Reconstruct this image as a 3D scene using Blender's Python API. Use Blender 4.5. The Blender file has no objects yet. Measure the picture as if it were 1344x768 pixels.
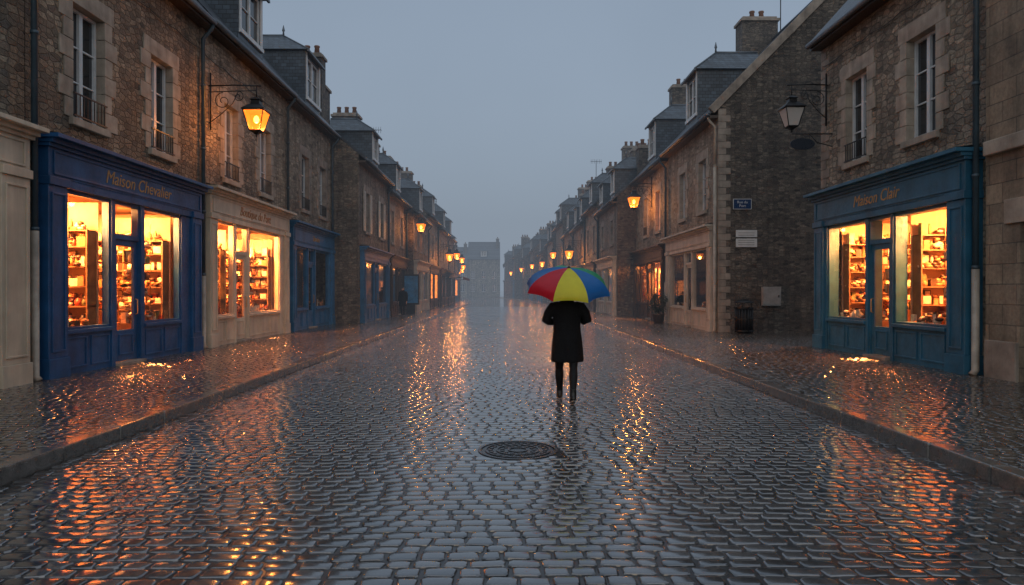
import bpy, bmesh, math, random
import numpy as np
from mathutils import Vector, Matrix
random.seed(11)
rng = np.random.default_rng(5)
scene = bpy.context.scene
COL = scene.collection

# ------------------------------------------------------------------ node helpers
class NT:
    def __init__(s, mat):
        s.m = mat; s.t = mat.node_tree; s.n = s.t.nodes; s.l = s.t.links
    def add(s, typ, **kw):
        nd = s.n.new(typ)
        for k, v in kw.items(): setattr(nd, k, v)
        return nd
    def link(s, a, b): s.l.new(a, b)
    def math(s, op, a, b=None, clamp=False):
        nd = s.n.new('ShaderNodeMath'); nd.operation = op; nd.use_clamp = clamp
        for i, v in enumerate((a, b)):
            if v is None: continue
            if isinstance(v, (int, float)): nd.inputs[i].default_value = v
            else: s.l.new(v, nd.inputs[i])
        return nd.outputs[0]
    def ramp(s, fac, stops, interp='LINEAR'):
        nd = s.n.new('ShaderNodeValToRGB'); cr = nd.color_ramp; cr.interpolation = interp
        while len(cr.elements) < len(stops): cr.elements.new(0.5)
        for e, (p, c) in zip(cr.elements, stops):
            e.position = p
            e.color = (c, c, c, 1) if isinstance(c, (int, float)) else (*c, 1)
        s.l.new(fac, nd.inputs[0]); return nd.outputs[0]
    def mix(s, fac, a, b, mode='MIX'):
        nd = s.n.new('ShaderNodeMix'); nd.data_type = 'RGBA'; nd.blend_type = mode
        for idx, v in ((0, fac), (6, a), (7, b)):
            if isinstance(v, (int, float)): nd.inputs[idx].default_value = v if idx == 0 else (v, v, v, 1)
            elif isinstance(v, tuple): nd.inputs[idx].default_value = (*v, 1)
            else: s.l.new(v, nd.inputs[idx])
        return nd.outputs[2]
    def noise(s, vec, scale, detail=4, rough=0.55):
        nd = s.n.new('ShaderNodeTexNoise'); nd.inputs['Scale'].default_value = scale
        nd.inputs['Detail'].default_value = detail; nd.inputs['Roughness'].default_value = rough
        if vec is not None: s.l.new(vec, nd.inputs['Vector'])
        return nd.outputs[0]
    def bump(s, h, strength=0.5, dist=0.02, normal=None):
        nd = s.n.new('ShaderNodeBump'); nd.inputs['Strength'].default_value = strength
        nd.inputs['Distance'].default_value = dist; s.l.new(h, nd.inputs['Height'])
        if normal is not None: s.l.new(normal, nd.inputs['Normal'])
        return nd.outputs[0]
    def streaks(s, tc, c, k=0.6):
        mp = s.add('ShaderNodeMapping'); mp.inputs['Scale'].default_value = (2.6, 2.6, 0.28); s.l.new(tc, mp.inputs[0])
        n = s.noise(mp.outputs[0], 1.0, 5, 0.65)
        return s.mix(k, c, s.ramp(n, [(0.36, (0.45, 0.44, 0.43)), (0.58, (1.06, 1.05, 1.03))]), 'MULTIPLY')

def newmat(name):
    m = bpy.data.materials.new(name); m.use_nodes = True
    nt = NT(m); nt.bsdf = nt.n['Principled BSDF']
    return m, nt

def simple(name, col, rough=0.5, var=0.25, scale=6.0, bump=0.15, metal=0.0, spec=0.5, bscale=None, streak=0.0):
    m, nt = newmat(name); b = nt.bsdf
    tc = nt.add('ShaderNodeTexCoord').outputs['Object']
    n = nt.noise(tc, scale, 5)
    lo = tuple(c * (1 - var) for c in col); hi = tuple(min(1, c * (1 + var)) for c in col)
    c = nt.ramp(n, [(0.3, lo), (0.7, hi)])
    if streak: c = nt.streaks(tc, c, streak)
    nt.link(c, b.inputs['Base Color'])
    n2 = nt.noise(tc, bscale or scale * 6, 4)
    nt.link(nt.ramp(n2, [(0.3, max(0, rough - 0.12)), (0.7, min(1, rough + 0.12))]), b.inputs['Roughness'])
    if bump > 0: nt.link(nt.bump(n2, bump, 0.01), b.inputs['Normal'])
    b.inputs['Metallic'].default_value = metal
    b.inputs['Specular IOR Level'].default_value = spec
    return m

def uv_vec(nt, mode='xy'):
    tc = nt.add('ShaderNodeTexCoord').outputs['Object']
    sp = nt.add('ShaderNodeSeparateXYZ'); nt.link(tc, sp.inputs[0])
    u = nt.math('ADD', sp.outputs[0], sp.outputs[1]) if mode == 'xy' else sp.outputs[1]
    cb = nt.add('ShaderNodeCombineXYZ'); nt.link(u, cb.inputs[0]); nt.link(sp.outputs[2], cb.inputs[1])
    return tc, cb.outputs[0]

def rubble(name, cols, mortar, su=5.0, sv=9.5, dk=1.0):
    m, nt = newmat(name); b = nt.bsdf
    tc, uv = uv_vec(nt)
    nz = nt.add('ShaderNodeTexNoise'); nz.inputs['Scale'].default_value = 3.5; nz.inputs['Detail'].default_value = 5
    nt.link(uv, nz.inputs['Vector'])
    off = nt.add('ShaderNodeVectorMath', operation='SUBTRACT'); nt.link(nz.outputs['Color'], off.inputs[0]); off.inputs[1].default_value = (0.5, 0.5, 0.5)
    sc = nt.add('ShaderNodeVectorMath', operation='SCALE'); nt.link(off.outputs[0], sc.inputs[0]); sc.inputs['Scale'].default_value = 0.09
    ad = nt.add('ShaderNodeVectorMath', operation='ADD'); nt.link(uv, ad.inputs[0]); nt.link(sc.outputs[0], ad.inputs[1])
    mp = nt.add('ShaderNodeMapping'); mp.inputs['Scale'].default_value = (su, sv, 1); nt.link(ad.outputs[0], mp.inputs[0])
    v1 = nt.add('ShaderNodeTexVoronoi', voronoi_dimensions='2D', feature='F1'); v1.inputs['Scale'].default_value = 1; v1.inputs['Randomness'].default_value = 0.72
    v2 = nt.add('ShaderNodeTexVoronoi', voronoi_dimensions='2D', feature='DISTANCE_TO_EDGE'); v2.inputs['Scale'].default_value = 1; v2.inputs['Randomness'].default_value = 0.72
    nt.link(mp.outputs[0], v1.inputs['Vector']); nt.link(mp.outputs[0], v2.inputs['Vector'])
    sp = nt.add('ShaderNodeSeparateColor'); nt.link(v1.outputs['Color'], sp.inputs[0])
    k = len(cols) - 1
    stone = nt.ramp(sp.outputs[0], [(i / k, tuple(x * dk for x in c)) for i, c in enumerate(cols)])
    grain = nt.noise(tc, 22, 6, 0.75)
    stone = nt.mix(1.0, stone, nt.ramp(grain, [(0.3, 0.42), (0.7, 1.45)]), 'MULTIPLY')
    edge = nt.ramp(v2.outputs['Distance'], [(0.02, 0.0), (0.10, 1.0)])
    c = nt.mix(edge, tuple(x * dk for x in mortar), stone)
    st = nt.noise(tc, 0.55, 6, 0.65)
    c = nt.mix(0.9, c, nt.ramp(st, [(0.32, (0.48, 0.475, 0.47)), (0.64, (1.18, 1.13, 1.06))]), 'MULTIPLY')
    c = nt.streaks(tc, c, 0.6)
    nt.link(c, b.inputs['Base Color'])
    b.inputs['Roughness'].default_value = 0.65
    h = nt.math('ADD', edge, nt.math('MULTIPLY', grain, 0.8))
    h = nt.math('ADD', h, nt.math('MULTIPLY', sp.outputs[1], 0.8))
    nt.link(nt.bump(h, 1.0, 0.06), b.inputs['Normal'])
    return m

def ashlar(name, c1, c2, mortar, w=0.62, h=0.34):
    m, nt = newmat(name); b = nt.bsdf
    tc, uv = uv_vec(nt)
    br = nt.add('ShaderNodeTexBrick'); nt.link(uv, br.inputs['Vector'])
    br.inputs['Color1'].default_value = (*c1, 1); br.inputs['Color2'].default_value = (*c2, 1); br.inputs['Mortar'].default_value = (*mortar, 1)
    br.inputs['Scale'].default_value = 1; br.inputs['Brick Width'].default_value = w; br.inputs['Row Height'].default_value = h
    br.inputs['Mortar Size'].default_value = 0.009; br.inputs['Mortar Smooth'].default_value = 0.4
    g = nt.noise(tc, 14, 6, 0.7)
    c = nt.mix(0.85, br.outputs['Color'], nt.ramp(g, [(0.3, 0.6), (0.7, 1.2)]), 'MULTIPLY')
    st = nt.noise(tc, 0.9, 5, 0.6)
    c = nt.mix(0.9, c, nt.ramp(st, [(0.35, (0.55, 0.54, 0.52)), (0.62, (1.08, 1.05, 1.0))]), 'MULTIPLY')
    c = nt.streaks(tc, c, 0.6)
    nt.link(c, b.inputs['Base Color']); b.inputs['Roughness'].default_value = 0.7
    hh = nt.math('SUBTRACT', nt.math('MULTIPLY', g, 0.5), br.outputs['Fac'])
    nt.link(nt.bump(hh, 0.7, 0.02), b.inputs['Normal'])
    return m

def slate(name, mode, col=(0.05, 0.06, 0.075)):
    m, nt = newmat(name); b = nt.bsdf
    tc, uv = uv_vec(nt, mode)
    br = nt.add('ShaderNodeTexBrick'); nt.link(uv, br.inputs['Vector'])
    br.inputs['Color1'].default_value = (*[c * 0.75 for c in col], 1); br.inputs['Color2'].default_value = (*[c * 1.5 for c in col], 1)
    br.inputs['Mortar'].default_value = (0.012, 0.013, 0.016, 1)
    br.inputs['Scale'].default_value = 1; br.inputs['Brick Width'].default_value = 0.22; br.inputs['Row Height'].default_value = 0.13
    br.inputs['Mortar Size'].default_value = 0.008; br.inputs['Mortar Smooth'].default_value = 0.2
    g = nt.noise(tc, 3, 5)
    c = nt.mix(0.8, br.outputs['Color'], nt.ramp(g, [(0.3, 0.7), (0.7, 1.25)]), 'MULTIPLY')
    nt.link(c, b.inputs['Base Color']); b.inputs['Roughness'].default_value = 0.38
    nt.link(nt.bump(nt.math('SUBTRACT', 1.0, br.outputs['Fac']), 0.6, 0.02), b.inputs['Normal'])
    return m

def glass_see(name):
    m, nt = newmat(name); nt.n.remove(nt.bsdf)
    tr = nt.add('ShaderNodeBsdfTransparent'); tr.inputs[0].default_value = (0.97, 0.97, 0.97, 1)
    gl = nt.add('ShaderNodeBsdfGlossy'); gl.inputs['Roughness'].default_value = 0.02
    g = nt.add('ShaderNodeNewGeometry')
    dp = nt.add('ShaderNodeVectorMath', operation='DOT_PRODUCT'); nt.link(g.outputs['Incoming'], dp.inputs[0]); nt.link(g.outputs['Normal'], dp.inputs[1])
    c = nt.math('SUBTRACT', 1.0, nt.math('ABSOLUTE', dp.outputs['Value']))
    f = nt.math('ADD', nt.math('MULTIPLY', nt.math('POWER', c, 5.0), 0.9), 0.05, True)
    mx = nt.add('ShaderNodeMixShader'); nt.link(f, mx.inputs[0]); nt.link(tr.outputs[0], mx.inputs[1]); nt.link(gl.outputs[0], mx.inputs[2])
    nt.link(mx.outputs[0], nt.n['Material Output'].inputs[0])
    return m

def emis(name, col, strength, var=0.35, scale=1.5):
    m, nt = newmat(name); b = nt.bsdf
    tc = nt.add('ShaderNodeTexCoord').outputs['Object']
    n = nt.noise(tc, scale, 3)
    b.inputs['Base Color'].default_value = (*[c * 0.5 for c in col], 1); b.inputs['Roughness'].default_value = 0.15
    nt.link(nt.ramp(n, [(0.38, tuple(c * (1 - var) for c in col)), (0.6, col)]), b.inputs['Emission Color'])
    b.inputs['Emission Strength'].default_value = strength
    return m

M = {}
warm = [(0.12, 0.095, 0.07), (0.42, 0.33, 0.23), (0.22, 0.175, 0.13), (0.54, 0.44, 0.32), (0.28, 0.22, 0.165), (0.46, 0.34, 0.23), (0.18, 0.155, 0.13)]
M['rub1'] = rubble('rubble_stone_warm', warm, (0.25, 0.21, 0.16), dk=0.92)
M['rub2'] = rubble('rubble_stone_beige', [(0.17, 0.14, 0.11), (0.48, 0.40, 0.30), (0.30, 0.25, 0.19), (0.58, 0.49, 0.38), (0.24, 0.20, 0.16)], (0.32, 0.28, 0.22), 4.4, 8.6)
M['rub3'] = rubble('rubble_stone_dark', [(0.06, 0.054, 0.048), (0.25, 0.21, 0.17), (0.11, 0.095, 0.082), (0.35, 0.29, 0.23), (0.16, 0.135, 0.11)], (0.22, 0.19, 0.155), 5.2, 12, 0.78)
M['rub4'] = rubble('rubble_stone_grey', [(0.14, 0.12, 0.095), (0.36, 0.30, 0.23), (0.20, 0.165, 0.13), (0.42, 0.35, 0.27)], (0.27, 0.23, 0.18), 4.6, 9, 0.88)
M['ash'] = ashlar('dressed_granite_wall', (0.38, 0.31, 0.225), (0.27, 0.22, 0.165), (0.14, 0.12, 0.10))
M['dress'] = simple('dressed_granite', (0.37, 0.315, 0.25), 0.7, 0.3, 3.0, 0.5, bscale=30, streak=0.5)
M['dress2'] = simple('dressed_granite_weathered', (0.28, 0.235, 0.19), 0.7, 0.35, 3.0, 0.5, bscale=30, streak=0.5)
M['slate'] = slate('roof_slate', 'y'); M['slatec'] = slate('cheek_slate', 'xy', (0.05, 0.07, 0.09))
M['zinc'] = simple('zinc', (0.12, 0.14, 0.16), 0.4, 0.2, 3, 0.1, metal=0.4)
M['pipe'] = simple('pipe_blue_grey_paint', (0.045, 0.075, 0.095), 0.4, 0.25, 3)
M['pipec'] = simple('pipe_cream_paint', (0.36, 0.31, 0.25), 0.45, 0.3, 4, streak=0.6)
M['white'] = simple('window_paint', (0.62, 0.63, 0.62), 0.4, 0.12, 5, 0.05)
M['gpane'] = simple('window_pane', (0.018, 0.022, 0.028), 0.08, 0.3, 1.5, 0.03, spec=0.8, bscale=1.5)
M['gcurt'] = simple('curtained_pane', (0.16, 0.165, 0.17), 0.14, 0.5, 3, 0.0, spec=0.8)
M['glit'] = emis('lit_window_pane', (1.0, 0.24, 0.035), 2.4, 0.85, 3.2)
M['iron'] = simple('wrought_iron', (0.015, 0.016, 0.018), 0.4, 0.2, 8, 0.1, metal=0.3)
M['blue'] = simple('blue_shop_paint', (0.013, 0.080, 0.205), 0.42, 0.28, 2.5, 0.25, streak=0.35)
M['blue2'] = simple('teal_blue_shop_paint', (0.024, 0.125, 0.205), 0.42, 0.25, 2.5, 0.25, streak=0.35)
M['blue3'] = simple('mid_blue_shop_paint', (0.03, 0.14, 0.28), 0.42, 0.25, 2.5, 0.2, streak=0.35)
M['cream'] = simple('cream_shop_paint', (0.58, 0.49, 0.37), 0.4, 0.16, 2.0, 0.15, streak=0.4)
M['cream2'] = simple('offwhite_shop_paint', (0.46, 0.42, 0.35), 0.45, 0.2, 2.0, 0.15, streak=0.4)
M['brown'] = simple('dark_brown_paint', (0.045, 0.03, 0.022), 0.4, 0.2, 3)
M['gold'] = simple('gold_lettering', (0.50, 0.27, 0.09), 0.4, 0.1, 9, 0)
M['glass'] = glass_see('shop_glass')
M['inwall'] = simple('shop_interior_plaster', (0.50, 0.32, 0.20), 0.7, 0.3, 1.6, 0.05)
M['inwood'] = simple('shelf_wood', (0.20, 0.10, 0.05), 0.5, 0.3, 5, 0.1)
M['g0'] = simple('goods_crust', (0.38, 0.16, 0.06), 0.6, 0.55, 18, 0.3)
M['g1'] = simple('goods_cream', (0.70, 0.56, 0.40), 0.6, 0.3, 14, 0.2)
M['g2'] = simple('goods_red', (0.30, 0.05, 0.025), 0.4, 0.4, 12, 0.1)
M['g3'] = simple('goods_dark', (0.06, 0.03, 0.018), 0.5, 0.4, 12, 0.1)
M['g4'] = simple('goods_green', (0.16, 0.16, 0.06), 0.5, 0.4, 12, 0.1)
M['ginter'] = emis('shop_bulb', (1.0, 0.55, 0.2), 14, 0.0)
M['dark'] = simple('dark_void', (0.01, 0.01, 0.012), 0.6, 0.1, 2, 0)
M['pot'] = simple('chimney_pot_clay', (0.20, 0.095, 0.055), 0.7, 0.3, 5)
M['awn'] = simple('awning_canvas', (0.10, 0.03, 0.03), 0.8, 0.2, 4)

# ------------------------------------------------------------------ geometry helpers
class Fr:
    def __init__(s, O, U, V, N): s.O, s.U, s.V, s.N = Vector(O), Vector(U), Vector(V), Vector(N)
    def P(s, u, v, d): return s.O + s.U * u + s.V * v + s.N * d
def fac_frame(side, xf): return Fr((xf, 0, 0), (0, 1, 0), (0, 0, 1), (-side, 0, 0))

def sweep(pts, radii, n=10, cap=True):
    pts = [Vector(p) for p in pts]
    if isinstance(radii, (int, float)): radii = [radii] * len(pts)
    T = []
    for i in range(len(pts)):
        a = pts[max(0, i - 1)]; c = pts[min(len(pts) - 1, i + 1)]
        T.append((c - a).normalized())
    ref = Vector((0, 0, 1)) if abs(T[0].z) < 0.9 else Vector((0, 1, 0))
    X = T[0].cross(ref).normalized()
    vs, fs = [], []
    for i, p in enumerate(pts):
        X = (X - T[i] * X.dot(T[i])).normalized(); Y = T[i].cross(X)
        r = radii[i]; ra, rb = (r, r) if isinstance(r, (int, float)) else r
        for k in range(n):
            a = 2 * math.pi * k / n
            vs.append(p + X * (ra * math.cos(a)) + Y * (rb * math.sin(a)))
    for i in range(len(pts) - 1):
        for k in range(n):
            k2 = (k + 1) % n
            fs.append((i * n + k, i * n + k2, (i + 1) * n + k2, (i + 1) * n + k))
    if cap:
        fs.append(tuple(range(n - 1, -1, -1))); fs.append(tuple((len(pts) - 1) * n + k for k in range(n)))
    return vs, fs

def _ico(sub):
    bm = bmesh.new(); bmesh.ops.create_icosphere(bm, subdivisions=sub, radius=1)
    bm.verts.ensure_lookup_table()
    r = ([v.co.copy() for v in bm.verts], [tuple(v.index for v in f.verts) for f in bm.faces]); bm.free(); return r
ICO = {1: _ico(1), 2: _ico(2), 3: _ico(3)}
def ico(c, s, sub=2, rot=0):
    R = Matrix.Rotation(rot, 3, 'Z'); c = Vector(c)
    return [c + R @ Vector((v.x * s[0], v.y * s[1], v.z * s[2])) for v in ICO[sub][0]], ICO[sub][1]

class Obj:
    """A real-world object: an empty parent with one mesh child per part."""
    def __init__(s, name, loc):
        s.e = bpy.data.objects.new(name, None); s.e.empty_display_size = 0.3
        s.e.location = loc; COL.objects.link(s.e); s.loc = Vector(loc); s.parts = {}
    def add(s, part, mat, vf, smooth=False, bevel=0):
        key = (part, mat)
        if key not in s.parts: s.parts[key] = [[], [], smooth, bevel]
        P = s.parts[key]; n = len(P[0])
        P[0].extend([Vector(v) - s.loc for v in vf[0]]); P[1].extend([tuple(i + n for i in f) for f in vf[1]])
    def box(s, part, mat, fr, u0, u1, v0, v1, d0, d1, bevel=0):
        vs = [fr.P(u, v, d) for u in (u0, u1) for v in (v0, v1) for d in (d0, d1)]
        fs = [(0, 1, 3, 2), (4, 6, 7, 5), (0, 4, 5, 1), (2, 3, 7, 6), (0, 2, 6, 4), (1, 5, 7, 3)]
        s.add(part, mat, (vs, fs), False, bevel)
    def quad(s, part, mat, pts): s.add(part, mat, (pts, [tuple(range(len(pts)))]))
    def tube(s, part, mat, pts, r, n=10): s.add(part, mat, sweep(pts, r, n), True)
    def finish(s, recalc=True):
        for (part, mat), (vs, fs, smooth, bev) in s.parts.items():
            me = bpy.data.meshes.new(part); me.from_pydata([tuple(v) for v in vs], [], fs)
            if recalc:
                bm = bmesh.new(); bm.from_mesh(me); bmesh.ops.recalc_face_normals(bm, faces=bm.faces); bm.to_mesh(me); bm.free()
            me.materials.append(M[mat] if isinstance(mat, str) else mat)
            if smooth: me.polygons.foreach_set('use_smooth', [True] * len(me.polygons))
            o = bpy.data.objects.new(part, me); COL.objects.link(o); o.parent = s.e
            if bev:
                md = o.modifiers.new('bevel', 'BEVEL'); md.width = bev; md.segments = 2; md.limit_method = 'ANGLE'
        return s.e

def wall(b, mat, fr, u0, u1, v0, v1, ops, depth=0.28):
    us = sorted(set([u0, u1] + [x for o in ops for x in (o[0], o[1])])); vs = sorted(set([v0, v1] + [x for o in ops for x in (o[2], o[3])]))
    V, F = [], []
    def q(*p):
        n = len(V); V.extend(p); F.append((n, n + 1, n + 2, n + 3))
    for i in range(len(us) - 1):
        for j in range(len(vs) - 1):
            cu, cv = (us[i] + us[i + 1]) / 2, (vs[j] + vs[j + 1]) / 2
            if any(o[0] < cu < o[1] and o[2] < cv < o[3] for o in ops): continue
            q(fr.P(us[i], vs[j], 0), fr.P(us[i + 1], vs[j], 0), fr.P(us[i + 1], vs[j + 1], 0), fr.P(us[i], vs[j + 1], 0))
    for a, c, e, f in ops:
        q(fr.P(a, e, 0), fr.P(a, f, 0), fr.P(a, f, -depth), fr.P(a, e, -depth))
        q(fr.P(c, e, 0), fr.P(c, f, 0), fr.P(c, f, -depth), fr.P(c, e, -depth))
        q(fr.P(a, e, 0), fr.P(c, e, 0), fr.P(c, e, -depth), fr.P(a, e, -depth))
        q(fr.P(a, f, 0), fr.P(c, f, 0), fr.P(c, f, -depth), fr.P(a, f, -depth))
    b.add('walls', mat, (V, F))

def casement(b, fr, u0, u1, v0, v1, d, rows=3, pane='gpane', fm='white', leaves=2):
    t = 0.055
    b.box('window_frames', fm, fr, u0, u0 + t, v0, v1, d - 0.05, d + 0.02)
    b.box('window_frames', fm, fr, u1 - t, u1, v0, v1, d - 0.05, d + 0.02)
    b.box('window_frames', fm, fr, u0 + t, u1 - t, v0, v0 + t + 0.03, d - 0.05, d + 0.018)
    b.box('window_frames', fm, fr, u0 + t, u1 - t, v1 - t, v1, d - 0.05, d + 0.018)
    a0, a1 = v0 + t + 0.03, v1 - t
    if leaves == 2:
        uc = (u0 + u1) / 2; b.box('window_frames', fm, fr, uc - 0.05, uc + 0.05, a0, a1, d - 0.05, d + 0.025)
    for k in range(1, rows):
        vv = a0 + (a1 - a0) * k / rows
        b.box('window_frames', fm, fr, u0 + t, u1 - t, vv - 0.014, vv + 0.014, d - 0.04, d + 0.008)
    b.quad('window_panes', pane, [fr.P(u0, v0, d - 0.03), fr.P(u1, v0, d - 0.03), fr.P(u1, v1, d - 0.03), fr.P(u0, v1, d - 0.03)])

def window(b, fr, uc, v0=4.7, v1=6.8, w=0.98, dm='dress', rail=True, pane=None, shutters=False, surround=True, rows=3):
    u0, u1 = uc - w / 2, uc + w / 2
    e = 0.004
    if surround:
        n = max(3, int((v1 - v0) / 0.33)); h = (v1 - v0) / n
        for k in range(n):
            for sgn, ue in ((-1, u0), (1, u1)):
                wd = 0.40 if (k + (sgn > 0)) % 2 else 0.24
                wd += random.uniform(-0.03, 0.03); g = 0.006
                a, c = (ue - wd, ue + e) if sgn < 0 else (ue - e, ue + wd)
                b.box('window_surrounds', dm, fr, a, c, v0 + k * h + g, v0 + (k + 1) * h - g, -0.2, 0.018 + random.uniform(0, 0.008), 0.008)
        b.box('window_surrounds', dm, fr, u0 - 0.30, u1 + 0.30, v1 - e, v1 + 0.34, -0.2, 0.024, 0.008)
    b.box('window_sills', dm, fr, u0 - 0.10, u1 + 0.10, v0 - 0.13, v0 + e * 2, -0.2, 0.085, 0.012)
    if pane is None: pane = random.choice(['gpane', 'gpane', 'gcurt'])
    casement(b, fr, u0 + 0.01, u1 - 0.01, v0 + 0.012, v1 - 0.01, -0.17, rows, pane)
    if rail:
        z0 = v0 + 0.06; z1 = v0 + 0.46
        for z in (z0, z1): b.box('window_guard', 'iron', fr, u0 - 0.02, u1 + 0.02, z - 0.012, z + 0.012, 0.03, 0.055)
        m = 9
        for k in range(m):
            uu = u0 + (u1 - u0) * (k + 0.5) / m
            b.box('window_guard', 'iron', fr, uu - 0.007, uu + 0.007, z0, z1, 0.035, 0.05)
    if shutters:
        for a in (u0 - 0.5, u1 + 0.03):
            b.box('shutters', 'cream2', fr, a, a + 0.47, v0, v1, 0.03, 0.065)
            for z in np.linspace(v0 + 0.1, v1 - 0.16, 12): b.box('shutters', 'cream2', fr, a + 0.05, a + 0.42, z, z + 0.06, 0.065, 0.08)
    return (u0, u1, v0, v1)

def dormer(b, fr, uc, w, v0, ve, back=2.6, rise=0.95):
    u0, u1 = uc - w / 2, uc + w / 2; d0 = 0.03
    wall_op = (u0 + 0.2, u1 - 0.2, v0 + 0.55, ve - 0.16)
    f2 = Fr(fr.O + fr.N * d0, fr.U, fr.V, fr.N)
    wall(b, 'slatec', f2, u0, u1, v0, ve, [wall_op], 0.15)
    casement(b, f2, wall_op[0], wall_op[1], wall_op[2], wall_op[3], -0.06, 2, random.choice(['gpane', 'gcurt']))
    for a, c in ((wall_op[0] - 0.12, wall_op[0] + 0.004), (wall_op[1] - 0.004, wall_op[1] + 0.12)):
        b.box('dormer_trim', 'white', f2, a, c, wall_op[2] - 0.1, ve - 0.03, -0.02, 0.03)
    b.box('dormer_trim', 'white', f2, wall_op[0] - 0.14, wall_op[1] + 0.14, wall_op[2] - 0.12, wall_op[2] + 0.004, -0.02, 0.07)
    for u in (u0, u1):
        b.quad('dormer_cheeks', 'slatec', [fr.P(u, v0, d0), fr.P(u, ve, d0), fr.P(u, ve, -back), fr.P(u, v0, -back)])
    o = 0.16
    A = [fr.P(u0 - o, ve, d0 + o), fr.P(u1 + o, ve, d0 + o), fr.P(u1 + o, ve, -back), fr.P(u0 - o, ve, -back)]
    R0, R1 = fr.P(uc, ve + rise, -w * 0.55), fr.P(uc, ve + rise, -back)
    b.add('dormer_roof', 'slatec', (A + [R0, R1], [(0, 1, 4), (1, 2, 5, 4), (3, 0, 4, 5), (0, 3, 2, 1), (2, 3, 5)]))
    b.tube('dormer_ridge', 'zinc', [R0, R1], 0.05, 6)
    for q in (A[0], A[1]): b.tube('dormer_ridge', 'zinc', [q, R0], 0.035, 6)
    b.tube('dormer_ridge', 'zinc', [R0 - Vector((0, 0, 0.05)), R0 + Vector((0, 0, 0.15)), R0 + Vector((0, 0, 0.2)), R0 + Vector((0, 0, 0.42))], [0.05, 0.03, 0.06, 0.01], 8)
    b.box('dormer_trim', 'zinc', fr, u0 - o, u1 + o, ve - 0.07, ve - 0.004, d0 + o - 0.04, d0 + o + 0.03)

def chimney(b, fr, uc, dc, v0, v1, wu=0.75, wd=1.3, mat='rub3', pots=2):
    b.box('chimney', mat, fr, uc - wu / 2, uc + wu / 2, v0, v1 - 0.22, dc - wd / 2, dc + wd / 2)
    b.box('chimney_cap', 'dress2', fr, uc - wu / 2 - 0.07, uc + wu / 2 + 0.07, v1 - 0.22, v1 - 0.1, dc - wd / 2 - 0.07, dc + wd / 2 + 0.07, 0.01)
    b.box('chimney_cap', 'dress2', fr, uc - wu / 2 + 0.03, uc + wu / 2 - 0.03, v1 - 0.1, v1, dc - wd / 2 + 0.03, dc + wd / 2 - 0.03, 0.01)
    for k in range(pots):
        dd = dc + (k - (pots - 1) / 2) * 0.42
        p = fr.P(uc, v1, dd)
        b.tube('chimney_pots', 'pot', [p, p + Vector((0, 0, 0.3)), p + Vector((0, 0, 0.33)), p + Vector((0, 0, 0.38))], [0.13, 0.10, 0.13, 0.12], 10)

def panel(b, pm, fr, u0, u1, v0, v1, d):
    t = 0.035
    b.box('shopfront_mouldings', pm, fr, u0, u1, v0, v0 + t, d, d + 0.022, 0.006)
    b.box('shopfront_mouldings', pm, fr, u0, u1, v1 - t, v1, d, d + 0.022, 0.006)
    b.box('shopfront_mouldings', pm, fr, u0, u0 + t, v0 + t, v1 - t, d, d + 0.022, 0.006)
    b.box('shopfront_mouldings', pm, fr, u1 - t, u1, v0 + t, v1 - t, d, d + 0.022, 0.006)

def goods(b, fr, u0, u1, v, dlo, dhi, hmax):
    u = u0 + 0.03
    while u < u1 - 0.06:
        k = random.random(); w = random.uniform(0.07, 0.17); d = random.uniform(dlo, dhi)
        mat = random.choice(['g0', 'g0', 'g1', 'g0', 'g2', 'g3', 'g1', 'g4'])
        c = fr.P(u + w / 2, v, d)
        if k < 0.45:
            for j in range(random.randint(2, 5)):
                s = (random.uniform(0.05, 0.1), random.uniform(0.05, 0.1), random.uniform(0.03, 0.055))
                b.add('display_goods', random.choice(['g0', 'g0', 'g1', 'g3']), ico(c + Vector((random.uniform(-.06, .06), random.uniform(-.06, .06), 0.035 + 0.045 * j)), s, 1, random.random() * 3), True)
        elif k < 0.65:
            h = random.uniform(0.12, min(0.3, hmax))
            b.add('display_goods', mat, sweep([c, c + Vector((0, 0, h * .75)), c + Vector((0, 0, h * .85)), c + Vector((0, 0, h))], [w * .42, w * .42, w * .2, w * .22], 9), True)
        elif k < 0.88:
            h = random.uniform(0.12, min(0.32, hmax))
            b.box('display_boxes', mat, fr, u, u + w, v, v + h, d - 0.04, d + 0.03 + random.uniform(0, 0.05))
        else:
            h = min(0.34, hmax)
            b.box('display_frames', 'g3', fr, u, u + w * 1.5, v, v + h, d - 0.015, d + 0.01)
            b.box('display_frames', 'g1', fr, u + 0.02, u + w * 1.5 - 0.02, v + 0.02, v + h - 0.02, d + 0.01, d + 0.014)
            u += w * 0.5
        u += w + random.uniform(0.0, 0.035)

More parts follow.
